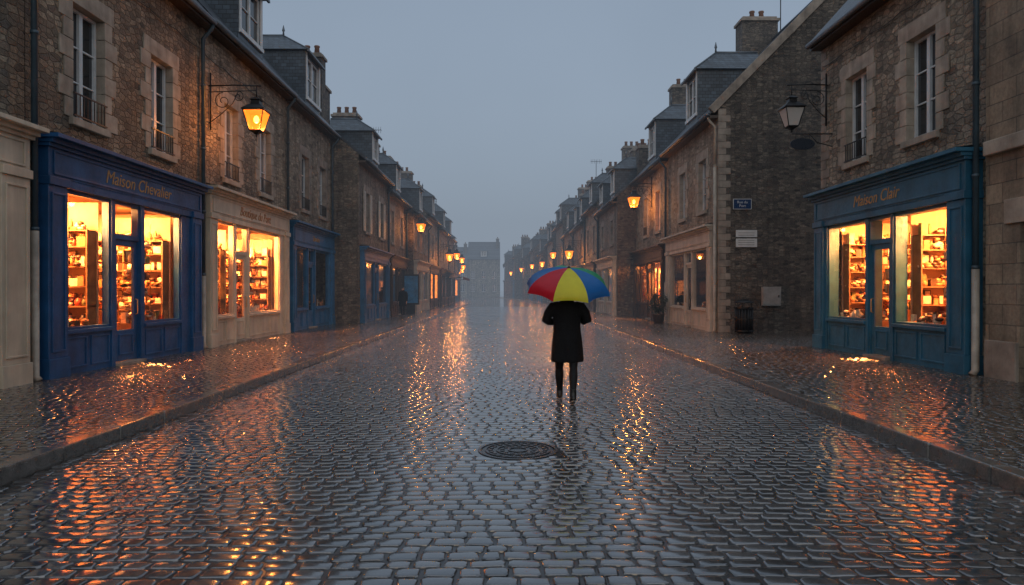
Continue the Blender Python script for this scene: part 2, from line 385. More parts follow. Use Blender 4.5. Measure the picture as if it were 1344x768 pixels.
def room(b, fr, u0, u1, d0, depth, v0, v1, power, segs, ncol=2, col=(1.0, 0.32, 0.075)):
    D = d0 - depth
    b.quad('shop_floor', 'inwood', [fr.P(u0, v0, d0), fr.P(u1, v0, d0), fr.P(u1, v0, D), fr.P(u0, v0, D)])
    b.quad('shop_interior', 'inwall', [fr.P(u0, v1, d0), fr.P(u1, v1, d0), fr.P(u1, v1, D), fr.P(u0, v1, D)])
    b.quad('shop_interior', 'inwall', [fr.P(u0, v0, D), fr.P(u1, v0, D), fr.P(u1, v1, D), fr.P(u0, v1, D)])
    for u in (u0, u1): b.quad('shop_interior', 'inwall', [fr.P(u, v0, d0), fr.P(u, v1, d0), fr.P(u, v1, D), fr.P(u, v0, D)])
    for typ, a, c in segs:
        if typ == 'w':
            b.box('display_bench', 'inwood', fr, a, c, v0, 0.90, -0.62, -0.07)
            b.box('display_bench', 'inwood', fr, a, c, v0, 1.16, -1.05, -0.63)
            for lo, hi in ((-0.56, -0.42), (-0.40, -0.28), (-0.24, -0.14)): goods(b, fr, a + .03, c - .03, 0.90, lo, hi, 0.24)
            goods(b, fr, a + .05, c - .05, 1.16, -0.95, -0.85, 0.34); goods(b, fr, a + .05, c - .05, 1.16, -0.8, -0.7, 0.25)
            f = random.uniform(0.42, 0.58); hi = a + (c - a) * f
            for z in (1.48, 1.84, 2.2, 2.56):
                b.box('shelves', 'inwood', fr, a + 0.06, hi, z - 0.02, z, -0.48, -0.16)
                goods(b, fr, a + .07, hi - .03, z, -0.40, -0.32, 0.26); goods(b, fr, a + .07, hi - .03, z, -0.27, -0.22, 0.18)
            for u in (a + 0.08, hi - 0.03):
                for d in (-0.46, -0.18): b.tube('shelf_rods', 'gold', [fr.P(u, 0.9, d), fr.P(u, 3.1, d)], 0.008, 5)
            fx = Fr(fr.P(c - 0.02, 0, 0), -fr.N, fr.V, -fr.U)
            b.box('shelf_back', 'inwall', fx, 0.12, 2.0, 0.9, 3.3, -0.02, -0.004)
            for z in (1.3, 1.68, 2.06, 2.44):
                b.box('shelves', 'inwood', fx, 0.15, 2.0, z - 0.025, z, 0.0, 0.3)
                goods(b, fx, 0.18, 1.95, z, 0.06, 0.1, 0.3); goods(b, fx, 0.18, 1.95, z, 0.18, 0.24, 0.2)
            for u in (0.15, 1.05, 1.97): b.box('shelves', 'inwood', fx, u, u + 0.03, 0.9, 2.75, 0.003, 0.297)
            goods(b, fx, 0.18, 1.95, 2.75, 0.1, 0.2, 0.3); b.box('shelves', 'inwood', fx, 0.15, 2.0, 2.725, 2.75, 0.0, 0.3)
            pu = a + (c - a) * 0.72; p = fr.P(pu, 2.85, -0.75)
            b.tube('pendant_flex', 'g3', [fr.P(pu, v1, -0.75), p], 0.008, 5)
            b.add('pendant_shade', 'g3', sweep([p + Vector((0, 0, 0.08)), p, p + Vector((0, 0, -0.1))], [0.03, 0.06, 0.15], 12, False), True)
            b.add('pendant_bulb', 'ginter', ico(p + Vector((0, 0, -0.08)), (0.05, 0.05, 0.05), 1), True)
    for k in range(ncol):
        uu = u0 + (u1 - u0) * (k + 0.5) / ncol
        L = bpy.data.lights.new('shop_ceiling_light', 'AREA'); L.shape = 'RECTANGLE'; L.size = (u1 - u0) / ncol * 0.7; L.size_y = 0.5
        L.energy = power / ncol; L.color = col
        o = bpy.data.objects.new('shop_ceiling_light', L); COL.objects.link(o)
        o.location = fr.P(uu - 0.3, v1 - 0.04, -0.8) - b.loc
        dirv = (-fr.V * 1.0 + fr.U * 0.35).normalized()
        zax = -dirv; xax = fr.N.cross(zax).normalized(); yax = zax.cross(xax)
        o.rotation_euler = Matrix((xax, yax, zax)).transposed().to_euler(); o.parent = b.e

def text(b, fr, side, s, uc, v, d, size, mat='gold'):
    c = bpy.data.curves.new('shop_lettering', 'FONT'); c.body = s; c.size = size; c.extrude = 0.006; c.align_x = 'CENTER'; c.shear = 0.25
    o = bpy.data.objects.new('shop_lettering', c); COL.objects.link(o); c.materials.append(M[mat])
    right = Vector((0, 1, 0)) if side < 0 else Vector((0, -1, 0))
    o.rotation_euler = Matrix((right, Vector((0, 0, 1)), fr.N)).transposed().to_euler()
    o.location = fr.P(uc, v, d) - b.loc; o.parent = b.e

def shopfront(b, fr, side, u0, u1, H, pm, segs, lit=0, sign=None, pw=0.38, front=0.2, sill=0.9, top=3.35, glass='glass', bz=0.1, ncol=2, lsz=0.3, smat='gold'):
    F = front
    for a, c in ((u0, u0 + pw), (u1 - pw, u1)):
        b.box('shopfront', pm, fr, a, c, bz + 0.35, top + 0.02, -0.1, F, 0.008)
        b.box('shopfront', pm, fr, a - 0.02, c + 0.02, bz - 0.02, bz + 0.35, -0.1, F + 0.03, 0.008)
        b.box('shopfront', pm, fr, a - 0.02, c + 0.02, top + 0.02, top + 0.16, -0.1, F + 0.04, 0.008)
        panel(b, pm, fr, a + 0.07, c - 0.07, bz + 0.45, top - 0.1, F)
    fa = top + 0.02
    b.box('shopfront', pm, fr, u0 + pw + 0.02, u1 - pw - 0.02, fa, top + 0.16, -0.1, F - 0.01, 0.006)
    b.box('shopfront_fascia', pm, fr, u0, u1, top + 0.16, H - 0.2, -0.1, F, 0.006)
    panel(b, pm, fr, u0 + 0.12, u1 - 0.12, top + 0.2, H - 0.24, F)
    for k, (o, z0, z1) in enumerate(((0.05, H - 0.2, H - 0.14), (0.12, H - 0.14, H - 0.07), (0.24, H - 0.07, H))):
        b.box('shopfront_cornice', pm, fr, u0 - 0.04 - o * 0.3, u1 + 0.04 + o * 0.3, z0, z1, -0.1, F + o, 0.006)
    b.quad('shopfront_cornice_lead', 'zinc', [fr.P(u0 - .1, H + .004, F + .22), fr.P(u1 + .1, H + .004, F + .22), fr.P(u1 + .1, H + .07, 0.01), fr.P(u0 - .1, H + .07, 0.01)])
    a0, a1 = u0 + pw, u1 - pw
    edges = [a0] + [x for s_ in segs for x in s_[1:]] + [a1]
    for k in range(0, len(edges), 2):
        if edges[k + 1] - edges[k] > 0.01:
            b.box('shopfront_mullions', pm, fr, edges[k], edges[k + 1], bz, top + 0.02, -0.06, F - 0.06, 0.006)
    gd = F - 0.15
    for typ, a, c in segs:
        if typ == 'w':
            b.box('shopfront_stallriser', pm, fr, a, c, bz, sill - 0.07, -0.05, F - 0.09)
            b.box('shopfront_sill', pm, fr, a, c, sill - 0.07, sill, -0.05, F - 0.02, 0.008)
            n = max(1, round((c - a) / 0.8))
            for k in range(n):
                x0 = a + (c - a) * k / n; x1 = a + (c - a) * (k + 1) / n
                panel(b, pm, fr, x0 + 0.06, x1 - 0.06, bz + 0.12, sill - 0.13, F - 0.09)
            t = 0.045
            for q in ((a, a + t, sill, top), (c - t, c, sill, top), (a + t, c - t, sill, sill + t), (a + t, c - t, top - t, top + 0.01)):
                b.box('shopfront_window_frame', pm, fr, *q, -0.03, F - 0.1)
            b.quad('shop_window_glass', glass, [fr.P(a + t, sill + t, gd), fr.P(c - t, sill + t, gd), fr.P(c - t, top - t, gd), fr.P(a + t, top - t, gd)])
        else:
            t = 0.05; td = 2.62
            b.box('door_frame', pm, fr, a, a + t, bz, top, -0.05, F - 0.1); b.box('door_frame', pm, fr, c - t, c, bz, top, -0.05, F - 0.1)
            b.box('door_frame', pm, fr, a + t, c - t, td, td + 0.1, -0.05, F - 0.09); b.box('door_frame', pm, fr, a + t, c - t, top - 0.05, top + 0.01, -0.05, F - 0.1)
            b.quad('shop_window_glass', glass, [fr.P(a + t, td + .1, gd), fr.P(c - t, td + .1, gd), fr.P(c - t, top - t, gd), fr.P(a + t, top - t, gd)])
            b.box('door_step', 'dress2', fr, a, c, bz - 0.03, bz + 0.07, -0.05, F + 0.05, 0.01)
            e = a + t + 0.005; f = c - t - 0.005; z0 = bz + 0.08; g0 = gd - 0.03
            for q in ((e, e + .11, z0, td), (f - .11, f, z0, td), (e + .11, f - .11, td - .12, td), (e + .11, f - .11, z0, z0 + .62)):
                b.box('door', pm, fr, *q, g0, g0 + 0.05, 0.005)
            panel(b, pm, fr, e + 0.16, f - 0.16, z0 + 0.12, z0 + 0.54, g0 + 0.05)
            b.quad('shop_window_glass', glass, [fr.P(e + .11, z0 + .62, g0 + .02), fr.P(f - .11, z0 + .62, g0 + .02), fr.P(f - .11, td - .12, g0 + .02), fr.P(e + .11, td - .12, g0 + .02)])
            b.tube('door_handle', 'gold', [fr.P(f - 0.06, 1.1, g0 + 0.05), fr.P(f - 0.06, 1.12, g0 + 0.1), fr.P(f - 0.06, 1.4, g0 + 0.1), fr.P(f - 0.06, 1.42, g0 + 0.05)], 0.012, 6)
    if lit > 0:
        room(b, fr, u0 + 0.15, u1 - 0.15, -0.06, 2.9, bz + 0.04, top + 0.12, lit, segs, ncol)
    elif glass == 'glass':
        D = -1.2
        b.quad('shop_backdrop_wall', 'dark', [fr.P(u0 + .1, bz, D), fr.P(u1 - .1, bz, D), fr.P(u1 - .1, top, D), fr.P(u0 + .1, top, D)])
        for typ, a, c in segs:
            if typ == 'w': goods(b, fr, a + .05, c - .05, sill, -0.5, -0.1, 0.5)
    if sign: text(b, fr, side, sign, (u0 + u1) / 2, (top + 0.2 + H - 0.24) / 2 - lsz * 0.3, F + 0.004, lsz, smat)

def drain(b, fr, u, v1, d=0.1, split=2.0, top='pipe', low='pipec', bz=0.1):
    b.tube('downpipe', top, [fr.P(u, v1, d + 0.25), fr.P(u, v1 - 0.15, d + 0.22), fr.P(u, v1 - 0.4, d), fr.P(u, split, d)], 0.05, 10)
    b.tube('downpipe_foot', low, [fr.P(u, split + 0.02, d), fr.P(u, bz + 0.1, d), fr.P(u, bz + 0.02, d + 0.06)], 0.062, 10)
    z = split
    while z < v1 - 0.5:
        b.tube('pipe_collars', top, [fr.P(u, z - 0.03, d), fr.P(u, z + 0.03, d)], 0.063, 10); z += 1.6

def shell(b, fr, u0, u1, eave, depth, rise, mat, roofm='slate', ops=(), gable='rub3', gutter=True):
    u0 += 0.01; u1 -= 0.01
    wall(b, mat, fr, u0, u1, 0.0, eave, list(ops))
    for u in (u0, u1):
        b.quad('gable_wall', gable, [fr.P(u, 0, 0), fr.P(u, eave, 0), fr.P(u, eave + rise, -depth / 2), fr.P(u, eave, -depth), fr.P(u, 0, -depth)])
    b.quad('rear_wall', gable, [fr.P(u0, 0, -depth), fr.P(u1, 0, -depth), fr.P(u1, eave, -depth), fr.P(u0, eave, -depth)])
    sl = rise / (depth / 2); o = 0.32; t = 0.13
    for s in (1, -1):
        def Q(u, dd, up):
            d = -depth / 2 + s * dd
            return fr.P(u, eave + rise - sl * dd + up, d)
        L = depth / 2 + o; a, c = u0 - 0.006, u1 + 0.006
        vs = [Q(a, 0, 0.02), Q(c, 0, 0.02), Q(c, L, 0.02), Q(a, L, 0.02), Q(a, 0, 0.02 + t), Q(c, 0, 0.02 + t), Q(c, L, 0.02 + t), Q(a, L, 0.02 + t)]
        b.add('roof', roofm, (vs, [(0, 1, 2, 3), (4, 5, 6, 7), (0, 1, 5, 4), (1, 2, 6, 5), (2, 3, 7, 6), (3, 0, 4, 7)]))
    b.tube('roof_ridge', 'zinc', [fr.P(u0, eave + rise + t + 0.03, -depth / 2), fr.P(u1, eave + rise + t + 0.03, -depth / 2)], 0.08, 8)
    ev = eave - sl * o
    if gutter:
        b.tube('gutter', 'zinc', [fr.P(u0, ev + 0.02, o + 0.06), fr.P(u1, ev + 0.02, o + 0.06)], 0.075, 8)
        b.box('eaves_board', 'brown', fr, u0, u1, ev - 0.1, ev + 0.0, 0.004, o)
    return ev
def cable(b, fr, u0, u1, z):
    n = max(3, int((u1 - u0) / 1.2)); pts = []
    for k in range(n * 4 + 1):
        t = k / 4; f = t - int(t); pts.append(fr.P(u0 + (u1 - u0) * k / (n * 4), z - 0.05 * 4 * f * (1 - f), 0.035))
    b.tube('wall_cable', 'iron', pts, 0.010, 5)

# ------------------------------------------------------------------ near houses
Z0 = 0.1
fL = fac_frame(-1, -7.8)
b = Obj('stone_house', (-7.8, 14.3, 0))
ops = [window(b, fL, 12.85, pane='gpane'), window(b, fL, 15.55, pane='gpane')]
ops.append((11.6, 17.0, 0.0, 3.5))
ev = shell(b, fL, 11.15, 17.5, 8.75, 9, 5.0, 'rub1', ops=ops)
shopfront(b, fL, -1, 11.42, 17.15, 4.2, 'blue', [('w', 11.95, 13.35), ('d', 13.47, 14.42), ('w', 14.55, 16.2)], lit=2500, sign='Maison Chevalier', pw=0.5, bz=Z0, lsz=0.36)
drain(b, fL, 17.45, ev); drain(b, fL, 11.2, ev, d=0.12, split=2.6); cable(b, fL, 11.3, 17.4, 7.75)
dormer(b, fL, 14.2, 1.9, 8.6, 10.9)
b.finish()
b = Obj('stone_house', (-7.8, 7, 0))
ops = [window(b, fL, 9.2), window(b, fL, 6.0), (4.0, 10.7, 0.0, 3.4)]
shell(b, fL, 2.5, 11.15, 8.7, 9, 5.0, 'rub1', ops=ops)
shopfront(b, fL, -1, 3.8, 10.98, 4.2, 'cream', [('w', 4.5, 6.5), ('d', 6.6, 7.6), ('w', 7.7, 9.9)], lit=0, pw=0.62, bz=Z0)
chimney(b, fL, 3, -4.5, 12, 15); b.finish()
b = Obj('stone_house', (-7.8, 20.8, 0))
ops = [window(b, fL, 19.45, rail=True), window(b, fL, 22.2), (17.8, 23.9, 0.0, 3.5)]
ev = shell(b, fL, 17.5, 24.25, 8.8, 9, 5.0, 'rub2', ops=ops)
shopfront(b, fL, -1, 17.65, 24.05, 4.3, 'cream', [('w', 18.15, 19.4), ('d', 19.5, 20.4), ('w', 20.5, 23.2)], lit=2800, sign='Boutique du Port', pw=0.45, bz=Z0, top=3.45, lsz=0.36, smat='g0')
dormer(b, fL, 20.9, 2.0, 8.7, 10.9); drain(b, fL, 24.2, ev); cable(b, fL, 17.6, 24.1, 7.7); b.finish()
b = Obj('stone_house', (-7.8, 27.4, 0))
ops = [window(b, fL, 26.6, dm='dress2'), window(b, fL, 29.1, dm='dress2'), (24.7, 30.2, 0.0, 3.4)]
ev = shell(b, fL, 24.25, 30.6, 8.75, 9, 5.0, 'rub2', ops=ops)
shopfront(b, fL, -1, 24.5, 30.35, 4.1, 'blue3', [('w', 25.0, 26.5), ('d', 26.6, 27.5), ('w', 27.6, 29.8)], lit=0, pw=0.42, bz=Z0, top=3.2, sign='Librairie')
dormer(b, fL, 27.6, 2.1, 8.6, 10.9)
chimney(b, fL, 30.25, -0.75, 8.5, 12.0, 0.65, 1.0); chimney(b, fL, 24.4, -4.5, 13, 15.3); drain(b, fL, 30.4, ev); b.finish()

fR0 = fac_frame(1, 8.3)
b = Obj('granite_house', (8.3, 7, 0))
ops = [window(b, fR0, 9.0), window(b, fR0, 5.6)]
dd = (9.9, 10.95, 0.1, 2.7); ops.append(dd)
shell(b, fR0, 2.5, 11.75, 8.3, 9, 5.0, 'ash', ops=ops)
casement(b, fR0, *dd, -0.2, 4, 'gpane', 'brown')
b.box('door_lintel', 'dress', fR0, 9.6, 11.25, 2.696, 3.1, -0.2, 0.05, 0.01)
b.box('plinth', 'dress2', fR0, 10.97, 11.7, 0.09, 0.75, -0.05, 0.06, 0.015)
b.box('string_course', 'dress', fR0, 2.6, 11.7, 3.9, 4.15, -0.05, 0.09, 0.02)
chimney(b, fR0, 3.2, -4.5, 12, 15); b.finish()
fR = fac_frame(1, 8.4)
b = Obj('stone_house', (8.4, 15, 0))
ops = [window(b, fR, 13.75, rail=False, pane='gpane'), window(b, fR, 16.3, pane='gpane'), (12.1, 17.5, 0.0, 3.4)]
ev = shell(b, fR, 11.75, 18.1, 8.4, 9, 5.0, 'rub2', ops=ops, gable='rub3')
shopfront(b, fR, 1, 11.95, 17.85, 4.1, 'blue2', [('w', 12.55, 14.3), ('d', 14.4, 15.3), ('w', 15.4, 17.25)], lit=2500, sign='Maison Clair', pw=0.5, bz=Z0, front=0.32, top=3.2, lsz=0.36)
drain(b, fR, 11.85, ev, d=0.2); cable(b, fR, 12, 18, 7.5)
for k in range(16):
    wd = 0.45 if k % 2 else 0.28
    b.box('quoins', 'dress2', fR, 18.1 - wd, 18.112, 4.3 + k * 0.24, 4.3 + k * 0.24 + 0.228, -0.3, 0.02, 0.008)
chimney(b, fR, 17.6, -4.5, 12.5, 14.6); b.finish()
fR2 = fac_frame(1, 7.5)
b = Obj('stone_house', (7.5, 27.7, 0))
ops = [window(b, fR2, 26.0, 4.6, 6.55, rail=False), window(b, fR2, 28.9, 4.6, 6.55, rail=False), (24.6, 31.1, 0.0, 3.4)]
ev = shell(b, fR2, 24.0, 31.5, 8.1, 9, 4.6, 'rub2', ops=ops, gable='rub3')
shopfront(b, fR2, 1, 24.35, 31.2, 3.95, 'cream2', [('w', 25.0, 27.0), ('d', 27.1, 28.1), ('w', 28.2, 30.5)], lit=0, pw=0.5, bz=Z0, top=3.15, sign=None)
dormer(b, fR2, 27.4, 1.7, 8.0, 10.2)
chimney(b, fR2, 31.0, -3.9, 11.5, 13.9, 0.9, 1.6); drain(b, fR2, 24.12, ev, split=6, top='pipec')
fGb = Fr((0, 24.0, 0), (1, 0, 0), (0, 0, 1), (0, -1, 0))
b.box('gable_coping', 'dress2', Fr(fR2.P(24.0, 8.1, 0.3), Vector((1, 0, 1.022)).normalized(), (0, 1, 0), Vector((-1.022, 0, 1)).normalized()), -0.1, 6.8, -0.06, 0.12, -0.28, 0.0, 0.01)
for k in range(34):
    wd = 0.42 if k % 2 else 0.26
    b.box('quoins', 'dress2', fR2, 23.996, 24.0 + wd, 0.12 + k * 0.232, 0.12 + k * 0.232 + 0.222, -0.68 + wd, 0.016, 0.008)
b.finish()
b = Obj('stone_house', (7.5, 35, 0))
ops = [window(b, fR2, 33.6, 4.5, 6.5, rail=False, pane='glit'), window(b, fR2, 36.5, 4.5, 6.5, rail=True, pane='gcurt'), (32.0, 38.9, 0.0, 3.2)]
ev = shell(b, fR2, 31.5, 39.2, 8.0, 9, 4.8, 'rub2', ops=ops, gable='rub3')
shopfront(b, fR2, 1, 31.8, 39.0, 3.75, 'brown', [('w', 32.3, 34.5), ('d', 34.6, 35.6), ('w', 35.7, 38.5)], lit=3600, pw=0.4, bz=Z0, top=3.0, ncol=1)
dormer(b, fR2, 34.8, 1.7, 7.9, 10.1); chimney(b, fR2, 38.7, -2.5, 9, 13.2); drain(b, fR2, 31.6, ev); b.finish()

# ------------------------------------------------------------------ rest of the street
def bend(y): return -0.0008 * (y - 60) ** 2 if y > 60 else 0.0
def row_house(side, xf, y0, y1, eave, rise, mat, litp, depth=8, detail=True, dm='dress2', shut=False, chims=(1,), dorm=1, hgab='rub3'):
    fr = fac_frame(side, xf); b = Obj('stone_house', (xf, (y0 + y1) / 2, 0))
    L = y1 - y0; n = max(2, int(L / 2.6)); ops = []
    zt = 6.2 if eave > 7 else 5.8
    for k in range(n):
        uc = y0 + L * (k + 0.5) / n
        ops.append(window(b, fr, uc, 4.35, zt, 0.95, dm, rail=False, pane='glit' if random.random() < 0.09 else None, shutters=shut, surround=detail))
    ops.append((y0 + 0.4, y1 - 0.4, 0.0, 3.0))
    ev = shell(b, fr, y0, y1, eave, depth, rise, mat, ops=ops, gable=hgab)
    a, c = y0 + 0.3, y1 - 0.3; w = c - a - 0.8; s0 = a + 0.4
    lit = random.random() < litp
    shopfront(b, fr, side, a, c, 3.6, random.choice(['brown', 'cream2', 'blue3', 'brown', 'cream2']),
              [('w', s0 + .05, s0 + w * .4), ('d', s0 + w * .4 + .08, s0 + w * .4 + 1.0), ('w', s0 + w * .4 + 1.08, s0 + w - .05)],
              lit=0, pw=0.4, bz=Z0, top=2.95, glass='glit' if lit else 'gpane')
    for k in range(dorm):
        uc = y0 + L * (k + 0.5) / dorm + random.uniform(-0.5, 0.5)
        dormer(b, fr, uc, random.uniform(1.35, 1.7), eave - 0.1, eave + random.uniform(1.6, 2.0), 2.2, 0.8)
    for cpos in chims:
        uu = y0 + 0.5 if cpos == 0 else y1 - 0.5
        dc = random.uniform(-3.6, -1.6)
        sl = rise / (depth / 2); chimney(b, fr, uu, dc, eave + 0.2, eave + sl * (-dc) + random.uniform(1.2, 2.2), 0.8, 1.4, 'rub3', random.choice([2, 3]))
    drain(b, fr, y1 - 0.05, ev, split=0.3); b.finish()

row_house(-1, -6.6, 30.65, 38, 7.7, 3.4, 'rub4', 0, shut=True, chims=(0, 1), hgab='rub4')
row_house(-1, -6.6, 38, 45, 7.3, 3.4, 'rub4', 0, chims=(1,), dorm=1)
row_house(-1, -6.1, 45, 53, 6.9, 3.3, 'rub4', 0.3, chims=(0, 1))
row_house(-1, -6.1, 53, 61, 7.6, 3.3, 'rub2', 0.9, chims=(1,))
y = 61
for L in (9, 10, 11, 12, 12, 12, 14):
    ym = y + L / 2
    row_house(-1, -5.95 + bend(ym), y, y + L, random.uniform(6.0, 7.8), 3.2, random.choice(['rub2', 'rub4']), 0.6, detail=False, chims=(0, 1), dorm=1); y += L
row_house(1, 6.4, 39.2, 47, 7.0, 3.6, 'rub4', 0.4, chims=(0, 1), dorm=2)
row_house(1, 6.3, 47, 54, 7.7, 3.6, 'rub2', 0.8, chims=(1,))
row_house(1, 6.15, 54, 62, 7.1, 3.6, 'rub4', 0.3, chims=(0, 1), dorm=2)
y = 62
for L in (9, 10, 11, 12, 12, 12, 14, 14):
    ym = y + L / 2
    row_house(1, 6.1 + bend(ym), y, y + L, random.uniform(6.8, 9.2), 3.6, random.choice(['rub2', 'rub4']), 0.6, detail=False, chims=(0, 1), dorm=random.choice([1, 2])); y += L
for k, (x0, x1, ea) in enumerate(((-24, -16.5, 9.0), (-16.5, -9.5, 8.2), (-9.5, -1.5, 9.6))):
    fr = Fr((0, 166 + k * 1.5, 0), (1, 0, 0), (0, 0, 1), (0, -1, 0))
    b = Obj('stone_house', ((x0 + x1) / 2, 166 + k * 1.5, 0)); ops = []
    for j in range(3):
        for z in (1.2, 4.4):
            ops.append(window(b, fr, x0 + (x1 - x0) * (j + .5) / 3, z, z + 1.9, 1.0, 'dress2', rail=False, surround=False, pane='glit' if random.random() < .2 else None))
    shell(b, fr, x0, x1, ea, 8, 4, 'rub2', ops=ops); chimney(b, fr, x1 - 0.6, -3, ea, ea + 5)
    dormer(b, fr, (x0 + x1) / 2, 1.6, ea - 0.1, ea + 1.8, 2.2); b.finish()

# ------------------------------------------------------------------ ground, road, pavements
def wetmat(name, lo, hi, r0, r1, attr=True, brick=False, coat=0.9, spec=1.0):
    m, nt = newmat(name); b_ = nt.bsdf
    geo = nt.add('ShaderNodeNewGeometry').outputs['Position']
    g = nt.noise(geo, 60, 4, 0.6)
    if attr:
        at = nt.add('ShaderNodeAttribute'); at.attribute_name = 'tone'
        c = nt.ramp(at.outputs['Fac'], [(0, lo), (1, hi)])
    else:
        c = nt.ramp(nt.noise(geo, 9, 4), [(0.3, lo), (0.7, hi)])
    c = nt.mix(0.7, c, nt.ramp(g, [(0.3, 0.55), (0.7, 1.4)]), 'MULTIPLY')
    nt.link(c, b_.inputs['Base Color'])
    wet = nt.noise(geo, 0.7, 5, 0.65)
    rg = nt.math('ADD', nt.ramp(wet, [(0.38, r0), (0.66, r1)]), nt.math('MULTIPLY', nt.math('SUBTRACT', g, 0.5), 0.10))
    nt.link(rg, b_.inputs['Roughness'])
    b_.inputs['IOR'].default_value = 1.6; b_.inputs['Specular IOR Level'].default_value = spec
    bm1 = nt.bump(nt.noise(geo, 12, 3), 0.20, 0.005)
    nrm = nt.bump(g, 0.10, 0.002, bm1)
    if brick:
        br = nt.add('ShaderNodeTexBrick'); nt.link(geo, br.inputs['Vector']); br.inputs['Scale'].default_value = 1
        br.inputs['Brick Width'].default_value = 0.22; br.inputs['Row Height'].default_value = 0.15; br.inputs['Mortar Size'].default_value = 0.012
        nrm = nt.bump(nt.math('SUBTRACT', 1.0, br.outputs['Fac']), 0.5, 0.01, nrm)
    nt.link(nrm, b_.inputs['Normal'])
    b_.inputs['Coat Weight'].default_value = coat; b_.inputs['Coat Roughness'].default_value = 0.11; b_.inputs['Coat IOR'].default_value = 1.5
    nt.link(bm1, b_.inputs['Coat Normal'])
    return m
M['sett'] = wetmat('wet_sett_stone', (0.020, 0.022, 0.025), (0.115, 0.112, 0.112), 0.10, 0.19)
M['psett'] = wetmat('wet_pavement_sett', (0.028, 0.024, 0.021), (0.10, 0.086, 0.072), 0.11, 0.21)
M['grout'] = wetmat('wet_joint_sand', (0.006, 0.006, 0.006), (0.018, 0.016, 0.014), 0.25, 0.45, attr=False, coat=0.15, spec=0.5)
M['farroad'] = wetmat('wet_far_road', (0.040, 0.040, 0.042), (0.08, 0.078, 0.076), 0.12, 0.22, attr=False, brick=True, coat=0.4)
M['kerb'] = wetmat('wet_kerb_granite', (0.07, 0.066, 0.060), (0.15, 0.138, 0.125), 0.16, 0.35, attr=False, coat=0.6)

def mesh_obj(name, V, F, mat, smooth=False, parent=None):
    me = bpy.data.meshes.new(name); me.from_pydata(V, [], F); me.materials.append(mat)
    if smooth: me.polygons.foreach_set('use_smooth', np.ones(len(me.polygons), dtype=bool))
    o = bpy.data.objects.new(name, me); COL.objects.link(o)
    if parent: o.parent = parent
    return o

def setts(name, cx, cy, hx, hy, z, mat, tilt=0.0055, parent=None):
    n = len(cx); c = 0.019
    T = np.array([(1, 1, 0, -1), (1, 1, -1, 0), (-1, 1, 1, 0), (-1, 1, 0, -1), (-1, -1, 0, 1), (-1, -1, 1, 0), (1, -1, -1, 0), (1, -1, 0, 1)], float)
    rings = [(0.0, -0.018), (0.003, -0.0045), (0.008, -0.0010), (0.015, 0.0)]
    tx = rng.normal(0, tilt, n); ty = rng.normal(0, tilt, n); dz = rng.normal(0, 0.0012, n)
    yaw = rng.normal(0, 0.022, n)
    cx = cx + 0.012 * np.sin(cy * 0.9 + 1) + 0.007 * np.sin(cy * 2.3)
    cy = cy + 0.012 * np.sin(cx * 1.7 + 0.6 * np.sin(cy * 0.5)) + 0.004 * np.sin(cx * 5.1 + cy)
    und = 0.005 * np.sin(cx * 1.3 + cy * 0.4) * np.sin(cy * 0.7 - cx * 0.3)
    jx = rng.normal(0, 0.004, (n, 8)); jy = rng.normal(0, 0.004, (n, 8))
    out = np.zeros((n, 32, 3))
    for r, (ins, zz) in enumerate(rings):
        X = T[None, :, 0] * (hx[:, None] - ins) + T[None, :, 2] * c + jx
        Y = T[None, :, 1] * (hy[:, None] - ins) + T[None, :, 3] * c + jy
        out[:, r * 8:(r + 1) * 8, 0] = cx[:, None] + X - yaw[:, None] * Y
        out[:, r * 8:(r + 1) * 8, 1] = cy[:, None] + Y + yaw[:, None] * X
        out[:, r * 8:(r + 1) * 8, 2] = z + zz + (dz + und)[:, None] + tx[:, None] * X + ty[:, None] * Y
    tf = []
    for r in range(3):
        for k in range(8): tf.append((r * 8 + k, r * 8 + (k + 1) % 8, (r + 1) * 8 + (k + 1) % 8, (r + 1) * 8 + k))
    q = np.array(tf)[None] + (np.arange(n) * 32)[:, None, None]
    q = q.reshape(-1, 4)
    top = np.array([(24, 25, 26, 27), (24, 27, 28, 31), (28, 29, 30, 31)])[None] + (np.arange(n) * 32)[:, None, None]
    F = np.concatenate([q, top.reshape(-1, 4)])
    o = mesh_obj(name, out.reshape(-1, 3), F, mat, True, parent)
    sm = np.ones((n, 24), dtype=bool); sm[:, :16] = False
    o.data.polygons.foreach_set('use_smooth', np.concatenate([sm.reshape(-1), np.ones(n * 3, dtype=bool)]))
    tone = np.repeat(np.clip(rng.beta(1.4, 1.8, n), 0, 1), 32)
    a = o.data.attributes.new('tone', 'FLOAT', 'POINT'); a.data.foreach_set('value', tone.astype(np.float32))
    return o

G = 0.0045
def running(x0, x1, y0, y1, L, W, excl=None):
    cx, cy, hx, hy = [], [], [], []
    y = y0; row = 0
    while y < y1:
        w = W * random.uniform(0.90, 1.10); x = x0 - (L * 0.5 if row % 2 else 0) - random.uniform(0, L * 0.25); row += 1
        yc = y + w / 2
        while x < x1 - 0.03:
            l = L * random.uniform(0.74, 1.26); a = max(x, x0); c = min(x + l, x1)
            if x1 - c < 0.08: c = x1
            if c - a > 0.07:
                xc = (a + c) / 2
                if excl is None or not excl(xc, yc):
                    cx.append(xc); cy.append(yc); hx.append((c - a) / 2 - G - random.uniform(0, .004)); hy.append(w / 2 - G - random.uniform(0, .004))
            x = c if c == x1 else x + l
            if c == x1: break
        y += w
    return [np.array(v) for v in (cx, cy, hx, hy)]
cat = lambda *A: [np.concatenate(z) for z in zip(*A)]
KL, KR = -4.15, 4.05; YE = 66
MH = (0.12, 6.85, 0.40)
ex = lambda x, y: (x - MH[0]) ** 2 + (y - MH[1]) ** 2 < (MH[2] + 0.06) ** 2
road = bpy.data.objects.new('cobbled_road', None); COL.objects.link(road)
